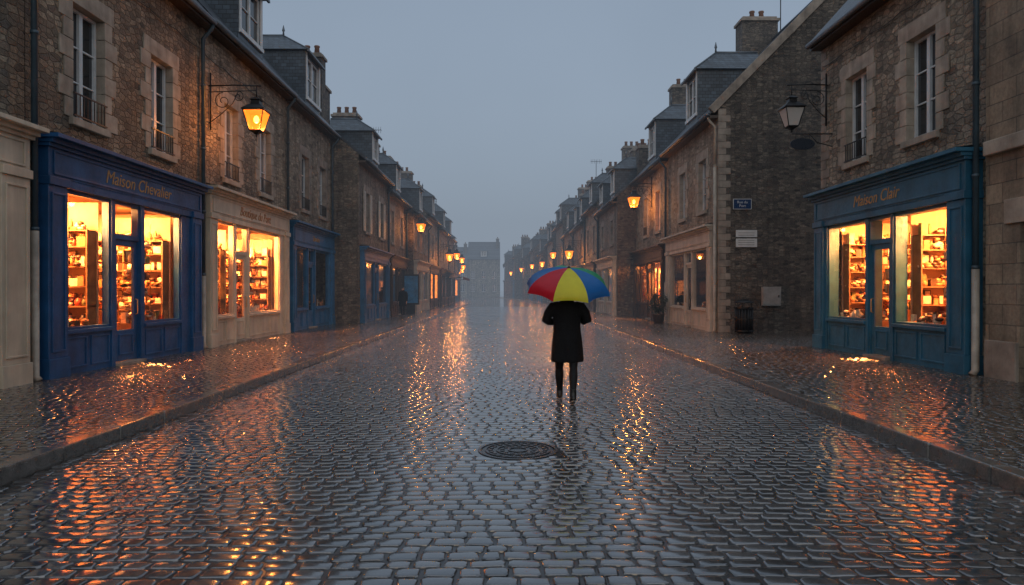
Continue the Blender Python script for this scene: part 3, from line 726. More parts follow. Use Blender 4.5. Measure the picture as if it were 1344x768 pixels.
A = running(KL, KR, 0.6, YE, 0.175, 0.122, ex)
setts('road_setts', *A, 0.0, M['sett'], parent=road)
def strip(name, xa, xb, ys, z, mat, parent=None):
    V = []; F = []
    for y in ys:
        V += [(xa + bend(y), y, z), (xb + bend(y), y, z)]
    for k in range(len(ys) - 1): F.append((2 * k, 2 * k + 1, 2 * k + 3, 2 * k + 2))
    return mesh_obj(name, V, F, mat, False, parent)
strip('road_joints', KL - .05, KR + .05, [-6, 20, 40, YE], -0.010, M['grout'], road)
strip('road_far', KL - .05, KR + .05, list(range(YE, 200, 4)), -0.003, M['farroad'], road)
pl = bpy.data.objects.new('pavement', None); COL.objects.link(pl)
A = running(-7.95, KL - 0.2, 3, YE, 0.16, 0.115)
setts('pavement_setts', *A, 0.118, M['psett'], parent=pl)
strip('pavement_joints', -12, KL - .15, [-6, 20, 40, YE], 0.108, M['grout'], pl)
strip('pavement_far', -9, KL - .15, list(range(YE, 200, 4)), 0.115, M['farroad'], pl)
pr = bpy.data.objects.new('pavement', None); COL.objects.link(pr)
A = cat(running(KR + 0.2, 8.5, 3, YE, 0.16, 0.115), running(8.5, 13, 17.9, 24.1, 0.16, 0.115))
setts('pavement_setts', *A, 0.118, M['psett'], parent=pr)
strip('pavement_joints', KR + .15, 14, [-6, 20, 40, YE], 0.108, M['grout'], pr)
strip('pavement_far', KR + .15, 9, list(range(YE, 200, 4)), 0.115, M['farroad'], pr)
mesh_obj('ground', [(-900, -400, -0.06), (900, -400, -0.06), (900, 1500, -0.06), (-900, 1500, -0.06)], [(0, 1, 2, 3)], M['kerb'])
fG = Fr((0, 0, 0), (1, 0, 0), (0, 1, 0), (0, 0, 1))
for kx in (KL - 0.18, KR):
    b = Obj('kerb', (kx, 0, 0)); y = 0.5
    while y < 190:
        l = random.uniform(0.8, 1.1); o = bend(y) + random.uniform(-0.006, 0.006); z = 0.132 + random.uniform(-0.004, 0.004)
        b.box('kerb_stones', 'kerb', fG, kx + o, kx + 0.18 + o, y, y + l - 0.008, -0.1, z, 0.018); y += l
    b.finish()
M['cast'] = simple('wet_cast_iron', (0.03, 0.03, 0.032), 0.22, 0.3, 20, 0.2, metal=0.5)
b = Obj('manhole_cover', (MH[0], MH[1], 0))
def disc_ring(cx, cy, r0, r1, z0, z1, n=64):
    V = []; F = []
    for k in range(n):
        a = 2 * math.pi * k / n; c, s = math.cos(a), math.sin(a)
        V += [(cx + r0 * c, cy + r0 * s, z0), (cx + r1 * c, cy + r1 * s, z0), (cx + r1 * c, cy + r1 * s, z1), (cx + r0 * c, cy + r0 * s, z1)]
    for k in range(n):
        a = 4 * k; c = 4 * ((k + 1) % n)
        F += [(a + 3, a + 2, c + 2, c + 3), (a + 1, c + 1, c + 2, a + 2), (a, a + 3, c + 3, c), (a, c, c + 1, a + 1)]
    return V, F
b.add('surround', 'farroad', disc_ring(*MH[:2], MH[2] + 0.004, MH[2] + 0.08, -0.03, -0.005))
b.add('rim', 'cast', disc_ring(*MH[:2], 0.37, MH[2], -0.03, 0.002)); b.add('plate', 'cast', disc_ring(*MH[:2], 0.0001, 0.362, -0.03, -0.004))
for r in (0.33, 0.22, 0.10): b.add('rings', 'cast', disc_ring(*MH[:2], r - 0.016, r, -0.01, 0.003))
for r, n in ((0.275, 22), (0.16, 13)):
    for k in range(n):
        a = 2 * math.pi * k / n
        b.add('bosses', 'cast', sweep([(MH[0] + r * math.cos(a), MH[1] + r * math.sin(a), -0.01), (MH[0] + r * math.cos(a), MH[1] + r * math.sin(a), 0.002)], 0.022, 6))
b.finish()

# ------------------------------------------------------------------ street lamps
def lampmat(name, col, st, tr, base=(0.5, 0.5, 0.48)):
    m, nt = newmat(name); nt.n.remove(nt.bsdf)
    e = nt.add('ShaderNodeEmission'); e.inputs[0].default_value = (*col, 1); e.inputs[1].default_value = st
    g = nt.add('ShaderNodeBsdfPrincipled'); g.inputs['Base Color'].default_value = (*base, 1); g.inputs['Roughness'].default_value = 0.2
    a = nt.add('ShaderNodeAddShader'); nt.link(e.outputs[0], a.inputs[0]); nt.link(g.outputs[0], a.inputs[1])
    t = nt.add('ShaderNodeBsdfTransparent'); mx = nt.add('ShaderNodeMixShader'); mx.inputs[0].default_value = tr
    nt.link(a.outputs[0], mx.inputs[1]); nt.link(t.outputs[0], mx.inputs[2]); nt.link(mx.outputs[0], nt.n['Material Output'].inputs[0])
    return m
M['lampon'] = lampmat('lit_lantern_glass', (1.0, 0.17, 0.010), 2.6, 0.25, (0.02, 0.008, 0.001))
M['lampoff'] = lampmat('unlit_lantern_glass', (1, 1, 1), 0.0, 0.3, (0.70, 0.68, 0.64))
M['bulb'] = emis('lantern_bulb', (1.0, 0.36, 0.05), 30, 0.0)
def street_lamp(side, xw, y, z, reach, lit=True, s=1.0, power=60):
    b = Obj('street_lamp', (xw, y, z)); n = -side
    cx = xw + n * reach; za = z + 0.62 * s
    b.tube('wall_bar', 'iron', [(xw + n * 0.05, y, z + 1.0 * s), (xw + n * 0.05, y, z - 0.3 * s)], 0.022, 8)
    b.tube('arm', 'iron', [(xw, y, za + 0.1), (xw + n * reach * 0.5, y, za + 0.12), (cx + n * 0.12, y, za + 0.1)], 0.018, 8)
    b.tube('arm', 'iron', [(xw, y, za - 0.06), (cx, y, za - 0.02)], 0.012, 8)
    def spiral(c, r0, turns, a0, sg):
        return [(c[0] + n * r0 * (1 - t * 0.8) * math.cos(a0 + sg * t * turns * 2 * math.pi), y, c[1] + r0 * (1 - t * 0.8) * math.sin(a0 + sg * t * turns * 2 * math.pi)) for t in np.linspace(0, 1, 22)]
    b.tube('scroll', 'iron', spiral((xw + n * reach * 0.30, za - 0.26 * s), 0.2 * s, 1.4, math.pi / 2, 1), 0.011, 6)
    b.tube('scroll', 'iron', spiral((xw + n * reach * 0.62, za - 0.16 * s), 0.13 * s, 1.3, math.pi / 2, -1), 0.010, 6)
    b.tube('brace', 'iron', [(xw, y, z - 0.15 * s), (xw + n * reach * 0.25, y, z + 0.05 * s), (xw + n * reach * 0.5, y, z + 0.3 * s), (xw + n * reach * 0.62, y, za - 0.05)], 0.012, 6)
    b.tube('hanger', 'iron', [(cx, y, za + 0.08), (cx, y, z + 0.45 * s)], 0.015, 6)
    def ring(h, r): return [Vector((cx + a * r * s, y + c * r * s, z + h * s)) for a, c in ((1, 1), (-1, 1), (-1, -1), (1, -1))]
    lo, hi = ring(-0.32, 0.12), ring(0.12, 0.23)
    b.add('glass', 'lampon' if lit else 'lampoff', (lo + hi, [(k, (k + 1) % 4, 4 + (k + 1) % 4, 4 + k) for k in range(4)]))
    for k in range(4):
        b.tube('frame', 'iron', [lo[k], hi[k]], 0.014, 6); b.tube('frame', 'iron', [lo[k], lo[(k + 1) % 4]], 0.016, 6); b.tube('frame', 'iron', [hi[k], hi[(k + 1) % 4]], 0.018, 6)
    def rsq(levels):
        V = []; F = []
        for h, r in levels: V += ring(h, r)
        for i in range(len(levels) - 1):
            for k in range(4): F.append((i * 4 + k, i * 4 + (k + 1) % 4, i * 4 + 4 + (k + 1) % 4, i * 4 + 4 + k))
        F.append((0, 3, 2, 1)); F.append(tuple(len(V) - 4 + k for k in range(4)))
        return V, F
    b.add('roof', 'iron', rsq([(0.125, 0.26), (0.15, 0.255), (0.26, 0.13), (0.28, 0.10), (0.36, 0.09), (0.38, 0.12), (0.45, 0.03)]))
    b.add('base', 'iron', rsq([(-0.40, 0.03), (-0.37, 0.06), (-0.325, 0.135), (-0.31, 0.13)]))
    b.tube('finial', 'iron', [(cx, y, z - 0.39 * s), (cx, y, z - 0.43 * s), (cx, y, z - 0.47 * s)], [0.02, 0.028, 0.005], 8)
    if lit: b.add('bulb', 'bulb', ico((cx, y, z - 0.06 * s), (0.06 * s, 0.06 * s, 0.09 * s), 2), True)
    e = b.finish()
    if lit:
        L = bpy.data.lights.new('lantern_light', 'POINT'); L.energy = power; L.color = (1.0, 0.33, 0.06); L.shadow_soft_size = 0.12
        o = bpy.data.objects.new('lantern_light', L); COL.objects.link(o); o.parent = e; o.location = (cx - xw, 0, -0.18 * s)
street_lamp(-1, -7.8, 18.0, 6.15, 1.25, True, 1.15, 450)
street_lamp(1, 8.4, 17.75, 6.2, 0.95, False, 1.05)
street_lamp(-1, -6.6, 44.3, 5.75, 1.1, True, 1.2, 500)
street_lamp(1, 7.5, 34.9, 6.2, 0.95, True, 1.2, 600)
for sd, yy, zz in ((-1, 60, 4.6), (1, 55, 4.6), (-1, 70, 5.2), (1, 72, 5.4), (1, 86, 5.0), (-1, 84, 5.4), (1, 100, 5.2), (-1, 98, 5.0), (-1, 114, 5.0), (1, 116, 5.2), (1, 132, 5.0), (-1, 130, 5.0)):
    xw = (-5.95 if sd < 0 else 6.1) + bend(yy)
    street_lamp(sd, xw, yy, zz, 1.0, True, 1.4, 600)

# ------------------------------------------------------------------ small wall things
M['signblue'] = simple('enamel_blue', (0.012, 0.04, 0.11), 0.3, 0.1, 6, 0)
M['signdark'] = simple('dark_sign_paint', (0.02, 0.03, 0.045), 0.35, 0.1, 6, 0)
M['signwhite'] = simple('enamel_white', (0.6, 0.6, 0.58), 0.4, 0.1, 6, 0)
M['greybox'] = simple('grey_box_paint', (0.30, 0.29, 0.27), 0.5, 0.2, 5)
b = Obj('street_name_sign', (8.3, 23.97, 4.6))
b.box('border', 'signwhite', fGb, 8.0, 8.65, 4.45, 4.82, 0.005, 0.03); b.box('plate', 'signblue', fGb, 8.02, 8.63, 4.47, 4.80, 0.03, 0.036)
c = bpy.data.curves.new('name_text', 'FONT'); c.body = 'Rue du\nPort'; c.size = 0.13; c.align_x = 'CENTER'; c.extrude = 0.002; c.materials.append(M['signwhite'])
o = bpy.data.objects.new('name_text', c); COL.objects.link(o); o.rotation_euler = (math.pi / 2, 0, 0); o.parent = b.e; o.location = Vector((8.325, 23.962, 4.66)) - b.loc; b.finish()
b = Obj('notice_sign', (8.5, 23.97, 3.4)); b.box('plate', 'signwhite', fGb, 8.1, 8.85, 3.12, 3.42, 0.005, 0.03, 0.005); b.box('plate_upper', 'signwhite', fGb, 8.1, 8.85, 3.47, 3.72, 0.005, 0.03, 0.005)
for z in (3.2, 3.28, 3.36, 3.54, 3.62): b.box('lettering', 'greybox', fGb, 8.18, 8.75, z - 0.012, z + 0.012, 0.03, 0.033)
b.finish()
b = Obj('utility_box', (9.3, 23.95, 1.4)); b.box('case', 'greybox', fGb, 9.0, 9.65, 1.05, 1.72, 0.005, 0.16, 0.01); b.box('door', 'greybox', fGb, 9.04, 9.61, 1.09, 1.68, 0.16, 0.172, 0.005); b.box('latch', 'iron', fGb, 9.54, 9.57, 1.35, 1.43, 0.172, 0.19); b.finish()
b = Obj('litter_bin', (8.15, 23.3, 0.1)); bx, by = 8.15, 23.3
b.tube('liner', 'dark', [(bx, by, 0.14), (bx, by, 0.98)], 0.24, 16)
for k in range(18):
    a = 2 * math.pi * k / 18; p = (bx + 0.28 * math.cos(a), by + 0.28 * math.sin(a))
    b.tube('slats', 'iron', [(p[0], p[1], 0.16), (p[0], p[1], 1.0)], 0.025, 5)
for z in (0.2, 0.6, 0.98): b.add('hoops', 'iron', disc_ring(bx, by, 0.28, 0.32, z, z + 0.04, 20))
b.tube('lid', 'iron', [(bx, by, 1.16), (bx, by, 1.2), (bx, by, 1.3)], [0.33, 0.32, 0.08], 20)
for k in range(3):
    a = 2 * math.pi * k / 3; b.tube('lid_posts', 'iron', [(bx + .26 * math.cos(a), by + .26 * math.sin(a), 1.0), (bx + .26 * math.cos(a), by + .26 * math.sin(a), 1.18)], 0.015, 5)
b.tube('foot', 'iron', [(bx, by, 0.09), (bx, by, 0.16)], [0.2, 0.24], 16); b.finish()
b = Obj('hanging_shop_sign', (8.4, 17.5, 5.4))
b.tube('arm', 'iron', [(8.4, 17.5, 5.62), (7.35, 17.5, 5.62)], 0.015, 6); b.tube('arm', 'iron', [(8.4, 17.5, 5.3), (8.0, 17.5, 5.4), (7.8, 17.5, 5.62)], 0.012, 6)
V = []; n = 28
for yy in (17.48, 17.52): V += [(7.62 + 0.32 * math.cos(2 * math.pi * k / n), yy, 5.36 + 0.15 * math.sin(2 * math.pi * k / n)) for k in range(n)]
b.add('oval_board', 'signdark', (V, [tuple(range(n)), tuple(range(2 * n - 1, n - 1, -1))] + [(k, (k + 1) % n, n + (k + 1) % n, n + k) for k in range(n)]))
for x in (7.45, 7.8): b.tube('links', 'iron', [(x, 17.5, 5.62), (x, 17.5, 5.46)], 0.008, 5)
b.finish()
def antenna(x, y, z, h):
    b = Obj('tv_antenna', (x, y, z)); b.tube('mast', 'iron', [(x, y, z), (x, y, z + h)], 0.025, 6)
    b.tube('boom', 'iron', [(x - 0.5, y, z + h - .1), (x + 0.5, y, z + h - .1)], 0.015, 5)
    for k in range(7):
        xx = x - 0.45 + k * 0.15; b.tube('elements', 'iron', [(xx, y - .25, z + h - .1), (xx, y + .25, z + h - .1)], 0.010, 4); b.tube('elements', 'iron', [(xx, y, z + h - .3), (xx, y, z + h + .1)], 0.010, 4)
    b.finish()
antenna(12.5, 31.0, 12.4, 3.4); antenna(8.2, 62, 9, 4.4); antenna(-8.5, 44, 9, 3.0)
ya, yb = 66, 78
b = Obj('shop_awning', (-6, 72, 3)); xw = -5.95 + bend(65) + 0.12
b.add('canvas', 'awn', ([(xw, ya, 3.5), (xw, yb, 3.5), (xw + 1.7, yb, 2.9), (xw + 1.7, ya, 2.9), (xw + 1.7, ya, 2.65), (xw + 1.7, yb, 2.65)], [(0, 1, 2, 3), (3, 2, 5, 4)]))
for yy in (ya + .05, yb - .05): b.tube('arms', 'iron', [(xw, yy, 2.7), (xw + 1.65, yy, 2.87)], 0.025, 6)
b.finish(False)
b = Obj('advertising_sign', (-5.9, 43, 0.1)); fS = Fr((0, 43, 0), (1, 0, 0), (0, 0, 1), (0, -1, 0))
b.box('case', 'iron', fS, -6.45, -5.45, 0.7, 2.6, -0.08, 0.08, 0.01); b.box('poster', simple('poster_blue', (0.03, 0.16, 0.33), 0.3, 0.5, 3, 0), fS, -6.37, -5.53, 0.8, 2.5, 0.08, 0.085)
b.box('foot', 'iron', fS, -6.2, -5.7, 0.09, 0.7, -0.06, 0.06); b.finish()
M['leaf'] = simple('shrub_leaves', (0.035, 0.05, 0.025), 0.5, 0.6, 8, 0)
b = Obj('potted_shrub', (6.85, 30.6, 0.1)); px, py = 6.85, 30.6
b.tube('pot', 'brown', [(px, py, 0.1), (px, py, 0.5), (px, py, 0.55)], [0.2, 0.28, 0.3], 14); b.tube('stem', 'brown', [(px, py, 0.5), (px + .03, py, 0.9)], 0.03, 6)
V = []; F = []
for k in range(1400):
    a = random.uniform(0, 6.28); t = random.uniform(-1, 1); r = random.uniform(0.5, 1) ** 0.6
    rr = (1 + 0.25 * math.sin(3 * a + 4 * t)) * r
    c = Vector((px + 0.38 * rr * math.sqrt(1 - t * t) * math.cos(a), py + 0.38 * rr * math.sqrt(1 - t * t) * math.sin(a), 1.02 + 0.48 * rr * t))
    d1 = Vector((random.gauss(0, 1), random.gauss(0, 1), random.gauss(0, 1))).normalized(); d2 = d1.orthogonal().normalized()
    n = len(V); V += [c - d1 * .045, c + d2 * .02, c + d1 * .045, c - d2 * .02]; F.append((n, n + 1, n + 2, n + 3))
b.add('leaves', 'leaf', (V, F)); b.finish(False)

# ------------------------------------------------------------------ people
M['coat'] = simple('black_wool_coat', (0.006, 0.006, 0.007), 0.85, 0.3, 30, 0.3, spec=0.25)
M['tights'] = simple('black_tights', (0.006, 0.006, 0.007), 0.7, 0.2, 30, 0.1, spec=0.3)
M['boot'] = simple('black_leather', (0.008, 0.008, 0.008), 0.35, 0.2, 20, 0.1)
M['sole'] = simple('pale_rubber_sole', (0.25, 0.24, 0.22), 0.6, 0.2, 20, 0.1)
M['skin'] = simple('skin', (0.48, 0.28, 0.20), 0.5, 0.08, 20, 0.05)
M['hair'] = simple('dark_brown_hair', (0.022, 0.013, 0.008), 0.45, 0.4, 40, 0.4)
def remeshed(name, parent, pieces, voxel, mat, smooth_it=4):
    V = []; F = []
    for vs, fs in pieces:
        n = len(V); V += [tuple(v) for v in vs]; F += [tuple(i + n for i in f) for f in fs]
    me = bpy.data.meshes.new(name); me.from_pydata(V, [], F)
    bm = bmesh.new(); bm.from_mesh(me); bmesh.ops.recalc_face_normals(bm, faces=bm.faces); bm.to_mesh(me); bm.free()
    o = bpy.data.objects.new(name, me); COL.objects.link(o); me.materials.append(M[mat]); o.parent = parent
    r = o.modifiers.new('remesh', 'REMESH'); r.mode = 'VOXEL'; r.voxel_size = voxel; r.use_smooth_shade = True
    s = o.modifiers.new('smooth', 'SMOOTH'); s.iterations = smooth_it; s.factor = 0.5
    return o
def ell(levels, n=28, fold=0.0):
    V = []; F = []
    for (cx, cy, z, rx, ry) in levels:
        for k in range(n):
            a = 2 * math.pi * k / n; f = 1 + fold * (1.35 - z if z < 0.95 else 0) * math.sin(5 * a + 1.2)
            V.append((cx + rx * f * math.cos(a), cy + ry * f * math.sin(a), z))
    for i in range(len(levels) - 1):
        for k in range(n): F.append((i * n + k, i * n + (k + 1) % n, (i + 1) * n + (k + 1) % n, (i + 1) * n + k))
    F.append(tuple(range(n - 1, -1, -1))); F.append(tuple((len(levels) - 1) * n + k for k in range(n)))
    return V, F
def person(name, loc, rotz, hold=True, feet=((-0.085, 0.24), (0.055, -0.34))):
    e = bpy.data.objects.new(name, None); COL.objects.link(e); e.location = loc; e.rotation_euler = (0, 0, rotz)
    torso = ell([(0, 0.01, 0.57, 0.228, 0.165), (0, 0.01, 0.60, 0.235, 0.17), (0, 0.01, 0.75, 0.226, 0.165), (0, 0, 0.90, 0.212, 0.155), (0, 0, 1.02, 0.198, 0.135), (0, 0, 1.12, 0.195, 0.125), (0, 0, 1.24, 0.202, 0.128), (0, 0, 1.33, 0.205, 0.12), (0, 0, 1.39, 0.18, 0.10), (0, 0, 1.43, 0.11, 0.085), (0, 0, 1.455, 0.075, 0.075)], fold=0.06)
    pcs = [torso, ell([(0, 0, 1.39, 0.10, 0.09), (0, 0.005, 1.44, 0.095, 0.088), (0, 0.01, 1.49, 0.088, 0.082)], 20)]
    hands = []
    for s in (-1, 1):
        if hold:
            hx = 0.012 * s; hz = 1.20 + 0.045 * s
            pts = [(0.12 * s, 0, 1.37), (0.20 * s, 0, 1.355), (0.262 * s, 0.0, 1.27), (0.300 * s, 0.02, 1.165), (0.26 * s, 0.08, 1.145), (0.15 * s, 0.17, hz - 0.02), (0.075 * s, 0.205, hz - 0.008)]
            hc = Vector((hx, 0.235, hz)); wr = Vector((0.085 * s, 0.20, hz - 0.01))
        else:
            pts = [(0.12 * s, 0, 1.37), (0.19 * s, 0, 1.35), (0.225 * s, -0.01, 1.25), (0.25 * s, -0.02, 1.10), (0.255 * s, 0.0, 0.98), (0.255 * s, 0.03, 0.84)]
            hc = Vector((0.255 * s, 0.045, 0.75)); wr = Vector((0.255 * s, 0.03, 0.85))
        rad = [0.07, 0.076, 0.070, 0.064, 0.057, 0.048, 0.043][:len(pts)]
        pcs.append(sweep(pts, rad, 14))
        if hold:
            palm_c = hc + Vector((0.028 * s, -0.005, 0))
            hp = [sweep([wr, wr.lerp(palm_c, 0.5), palm_c], [0.026, (0.03, 0.024), (0.036, 0.02)], 10)]
            for k in range(4):
                zz = (k - 1.5) * 0.019; ln = [0.9, 1.0, 1.05, 0.95][k]
                base = palm_c + Vector((0, 0.01, zz)); R = 0.026
                f = [base, hc + Vector((R * s * 0.8, R * ln, zz)), hc + Vector((-R * s * 0.3, R * 1.15 * ln, zz)), hc + Vector((-R * s * 1.0, R * 0.3, zz)), hc + Vector((-R * s * 0.8, -R * 0.6, zz))]
                hp.append(sweep(f, [0.010, 0.0095, 0.009, 0.0085, 0.007], 8))
            hp.append(sweep([palm_c + Vector((0, -0.01, 0.03)), hc + Vector((0.01 * s, -0.03, 0.04)), hc + Vector((-0.02 * s, -0.02, 0.05))], [0.012, 0.011, 0.009], 8))
        else:
            hp = [sweep([wr, wr.lerp(hc, 0.6), hc], [0.026, (0.02, 0.036), (0.016, 0.040)], 10)]
            for k in range(4):
                yy = (k - 1.5) * 0.02; ln = [0.065, 0.078, 0.083, 0.072][k]
                b0 = hc + Vector((0, yy, 0)); hp.append(sweep([b0, b0 + Vector((-0.006 * s, 0.004, -ln * 0.5)), b0 + Vector((-0.022 * s, 0.004, -ln))], [0.010, 0.009, 0.007], 8))
            hp.append(sweep([hc + Vector((0, 0.025, 0.05)), hc + Vector((-0.01 * s, 0.055, 0.02)), hc + Vector((-0.015 * s, 0.055, -0.015))], [0.013, 0.011, 0.008], 8))
        hands += hp
    remeshed('coat', e, pcs, 0.011, 'coat', 3)
    remeshed('hands', e, hands, 0.0035, 'skin', 1)
    lg = []; bt = []; so = []
    for s, (fx, fy) in zip((-1, 1), feet):
        back = fy < -0.1
        lift = 0.045 if back else 0.0
        hip = Vector((0.09 * s, 0, 0.86)); ank = Vector((fx, fy, 0.095 + lift))
        kn = hip.lerp(ank, 0.52) + Vector((0.01 * s, 0.05 if not back else 0.075, 0.0))
        pts = [hip, hip.lerp(kn, 0.5), hip.lerp(kn, 0.85), kn, kn.lerp(ank, 0.3) + Vector((0, -0.012, 0)), kn.lerp(ank, 0.7), ank, ank + Vector((0, 0.0, -0.03))]
        lg.append(sweep(pts, [0.088, 0.078, 0.064, 0.058, 0.063, 0.048, 0.038, 0.037], 14))
        pit = -0.30 if back else 0.0
        R = Matrix.Rotation(pit, 3, 'X')
        def Q(y, z, a=ank): return a + R @ Vector((0, y, z))
        bt.append(sweep([ank + Vector((0, 0, 0.09)), ank + Vector((0, 0, 0.04)), Q(-0.005, -0.01), Q(-0.01, -0.055)], [0.047, 0.046, 0.047, 0.043], 14))
        bt.append(sweep([Q(-0.055, -0.05), Q(-0.02, -0.045), Q(0.05, -0.045), Q(0.12, -0.06), Q(0.165, -0.066), Q(0.185, -0.07)], [(0.02, 0.02), (0.039, 0.039), (0.043, 0.036), (0.047, 0.024), (0.036, 0.017), (0.012, 0.008)], 14))
        vs = []; n = 16
        for zz in (-0.094, -0.078):
            for k in range(n):
                a = 2 * math.pi * k / n; yy = 0.062 + 0.125 * math.sin(a); w = 0.036 + 0.010 * math.sin(a)
                vs.append(Q(yy, zz) + Vector((w * math.cos(a), 0, 0)))
        so.append((vs, [tuple(range(n - 1, -1, -1)), tuple(range(n, 2 * n))] + [(k, (k + 1) % n, n + (k + 1) % n, n + k) for k in range(n)]))
    remeshed('legs', e, lg, 0.009, 'tights', 3); remeshed('ankle_boots', e, bt, 0.006, 'boot', 2)
    for q in so:
        me = bpy.data.meshes.new('boot_sole'); me.from_pydata([tuple(v) for v in q[0]], [], q[1]); me.materials.append(M['sole'])
        o = bpy.data.objects.new('boot_sole', me); COL.objects.link(o); o.parent = e
    hc = Vector((0, 0.015, 1.555)); hd = [ico(hc, (0.072, 0.088, 0.098), 3), ico(hc + Vector((0, 0.03, -0.05)), (0.052, 0.058, 0.062), 3), sweep([(0, -0.005, 1.40), (0, 0.0, 1.46), (0, 0.005, 1.52)], [0.056, 0.05, 0.05], 14),
        sweep([hc + Vector((0, 0.078, 0.015)), hc + Vector((0, 0.098, -0.012)), hc + Vector((0, 0.095, -0.026))], [0.009, 0.013, 0.012], 8),
        sweep([hc + Vector((-0.022, 0.078, -0.052)), hc + Vector((0, 0.090, -0.052)), hc + Vector((0.022, 0.078, -0.052))], [0.005, 0.009, 0.005], 8)]
    for s in (-1, 1):
        hd.append(ico(hc + Vector((0.074 * s, -0.005, -0.01)), (0.010, 0.02, 0.032), 2)); hd.append(ico(hc + Vector((0.03 * s, 0.075, 0.022)), (0.022, 0.012, 0.007), 1))
    remeshed('head', e, hd, 0.0045, 'skin', 2)
    for s in (-1, 1):
        v, f = ico(hc + Vector((0.03 * s, 0.078, 0.004)), (0.013, 0.010, 0.009), 2)
        me = bpy.data.meshes.new('eye'); me.from_pydata([tuple(x) for x in v], [], f); me.materials.append(M['boot']); o = bpy.data.objects.new('eye', me); COL.objects.link(o); o.parent = e
    remeshed('hair', e, [ico(hc + Vector((0, -0.022, 0.022)), (0.084, 0.088, 0.094), 3), ico(hc + Vector((0, -0.05, -0.045)), (0.072, 0.05, 0.075), 3), ico(hc + Vector((0, 0.03, 0.062)), (0.07, 0.058, 0.045), 3)], 0.006, 'hair', 2)
    return e
PX, PY = 0.875, 9.78
person('woman_with_umbrella', (PX, PY, 0.004), 0)
person('pedestrian', (-5.95, 39.5, 0.12), math.pi * 0.9, hold=False, feet=((-0.09, 0.06), (0.09, -0.04)))

ucol = {'r': (0.62, 0.010, 0.03), 'y': (0.78, 0.70, 0.03), 'b': (0.01, 0.16, 0.50), 'g': (0.01, 0.36, 0.15), 'o': (0.78, 0.20, 0.02), 'w': (0.6, 0.6, 0.58)}
for k, c in ucol.items():
    m, nt = newmat('umbrella_fabric_' + k); bs = nt.bsdf
    tc = nt.add('ShaderNodeTexCoord').outputs['Object']; n = nt.noise(tc, 7, 3)
    nt.link(nt.ramp(n, [(0.3, tuple(x * 0.85 for x in c)), (0.7, c)]), bs.inputs['Base Color']); bs.inputs['Roughness'].default_value = 0.38
    nt.link(nt.bump(nt.noise(tc, 200, 3), 0.35, 0.004, nt.bump(n, 0.25, 0.03)), bs.inputs['Normal'])
    tl = nt.add('ShaderNodeBsdfTranslucent'); tl.inputs[0].default_value = (*c, 1); mx = nt.add('ShaderNodeMixShader'); mx.inputs[0].default_value = 0.3
    nt.link(bs.outputs[0], mx.inputs[1]); nt.link(tl.outputs[0], mx.inputs[2]); nt.link(mx.outputs[0], nt.n['Material Output'].inputs[0]); M['u' + k] = m
ue = bpy.data.objects.new('umbrella', None); COL.objects.link(ue); ue.location = (0.895, 9.91, 1.605)
ue.rotation_euler = (math.radians(17), math.radians(2), 0)
R, Hh = 0.635, 0.335
order = ['y', 'b', 'g', 'o', 'w', 'g', 'b', 'r']
V = []; F = []; mi = []
for p in range(8):
    th0 = math.radians(-90 + 45 * p); base = len(V); NA, NR = 8, 12
    for i in range(NR + 1):
        t = i / NR
        for j in range(NA + 1):
            f = -1 + 2 * j / NA; a = th0 + f * math.pi / 8; sag = 1 - f * f
            ch = math.cos(math.pi / 8) / math.cos(f * math.pi / 8)
            rr = R * math.sin(t * math.pi / 2 * 0.92) / math.sin(math.pi / 2 * 0.92) * (1 + (ch - 1) * t * 0.9) * (1 - 0.045 * sag * t ** 4)
            z = Hh * (math.cos(t * math.pi / 2 * 0.92) - math.cos(math.pi / 2 * 0.92)) / (1 - math.cos(math.pi / 2 * 0.92)) - 0.022 * sag * math.sin(t * math.pi) + 0.02 * sag * t ** 5
            V.append((rr * math.cos(a), rr * math.sin(a), z))
    for i in range(NR):
        for j in range(NA):
            q = base + i * (NA + 1) + j; F.append((q, q + 1, q + NA + 2, q + NA + 1)); mi.append(p)
me = bpy.data.meshes.new('canopy'); me.from_pydata(V, [], F)
for k in order: me.materials.append(M['u' + k])
me.polygons.foreach_set('material_index', mi); me.polygons.foreach_set('use_smooth', [True] * len(F))
o = bpy.data.objects.new('canopy', me); COL.objects.link(o); o.parent = ue
def child_mesh(name, vf, mat, parent, smooth=True):
    me = bpy.data.meshes.new(name); me.from_pydata([tuple(v) for v in vf[0]], [], vf[1]); me.materials.append(M[mat])
    if smooth: me.polygons.foreach_set('use_smooth', [True] * len(me.polygons))
    o = bpy.data.objects.new(name, me); COL.objects.link(o); o.parent = parent; return o
child_mesh('shaft', sweep([(0, 0, Hh + 0.06), (0, 0, Hh), (0, 0, -0.36)], [0.004, 0.006, 0.007], 8), 'iron', ue)
hk = [(0, 0, -0.34), (0, 0, -0.52)] + [(0.035 - 0.035 * math.cos(a), 0, -0.52 - 0.035 * math.sin(a)) for a in np.linspace(0.3, 3.1, 8)]
child_mesh('handle', sweep(hk, 0.012, 10), 'brown', ue)
child_mesh('ferrule', sweep([(0, 0, Hh - 0.01), (0, 0, Hh + 0.012), (0, 0, Hh + 0.02)], [0.03, 0.02, 0.006], 12), 'iron', ue)
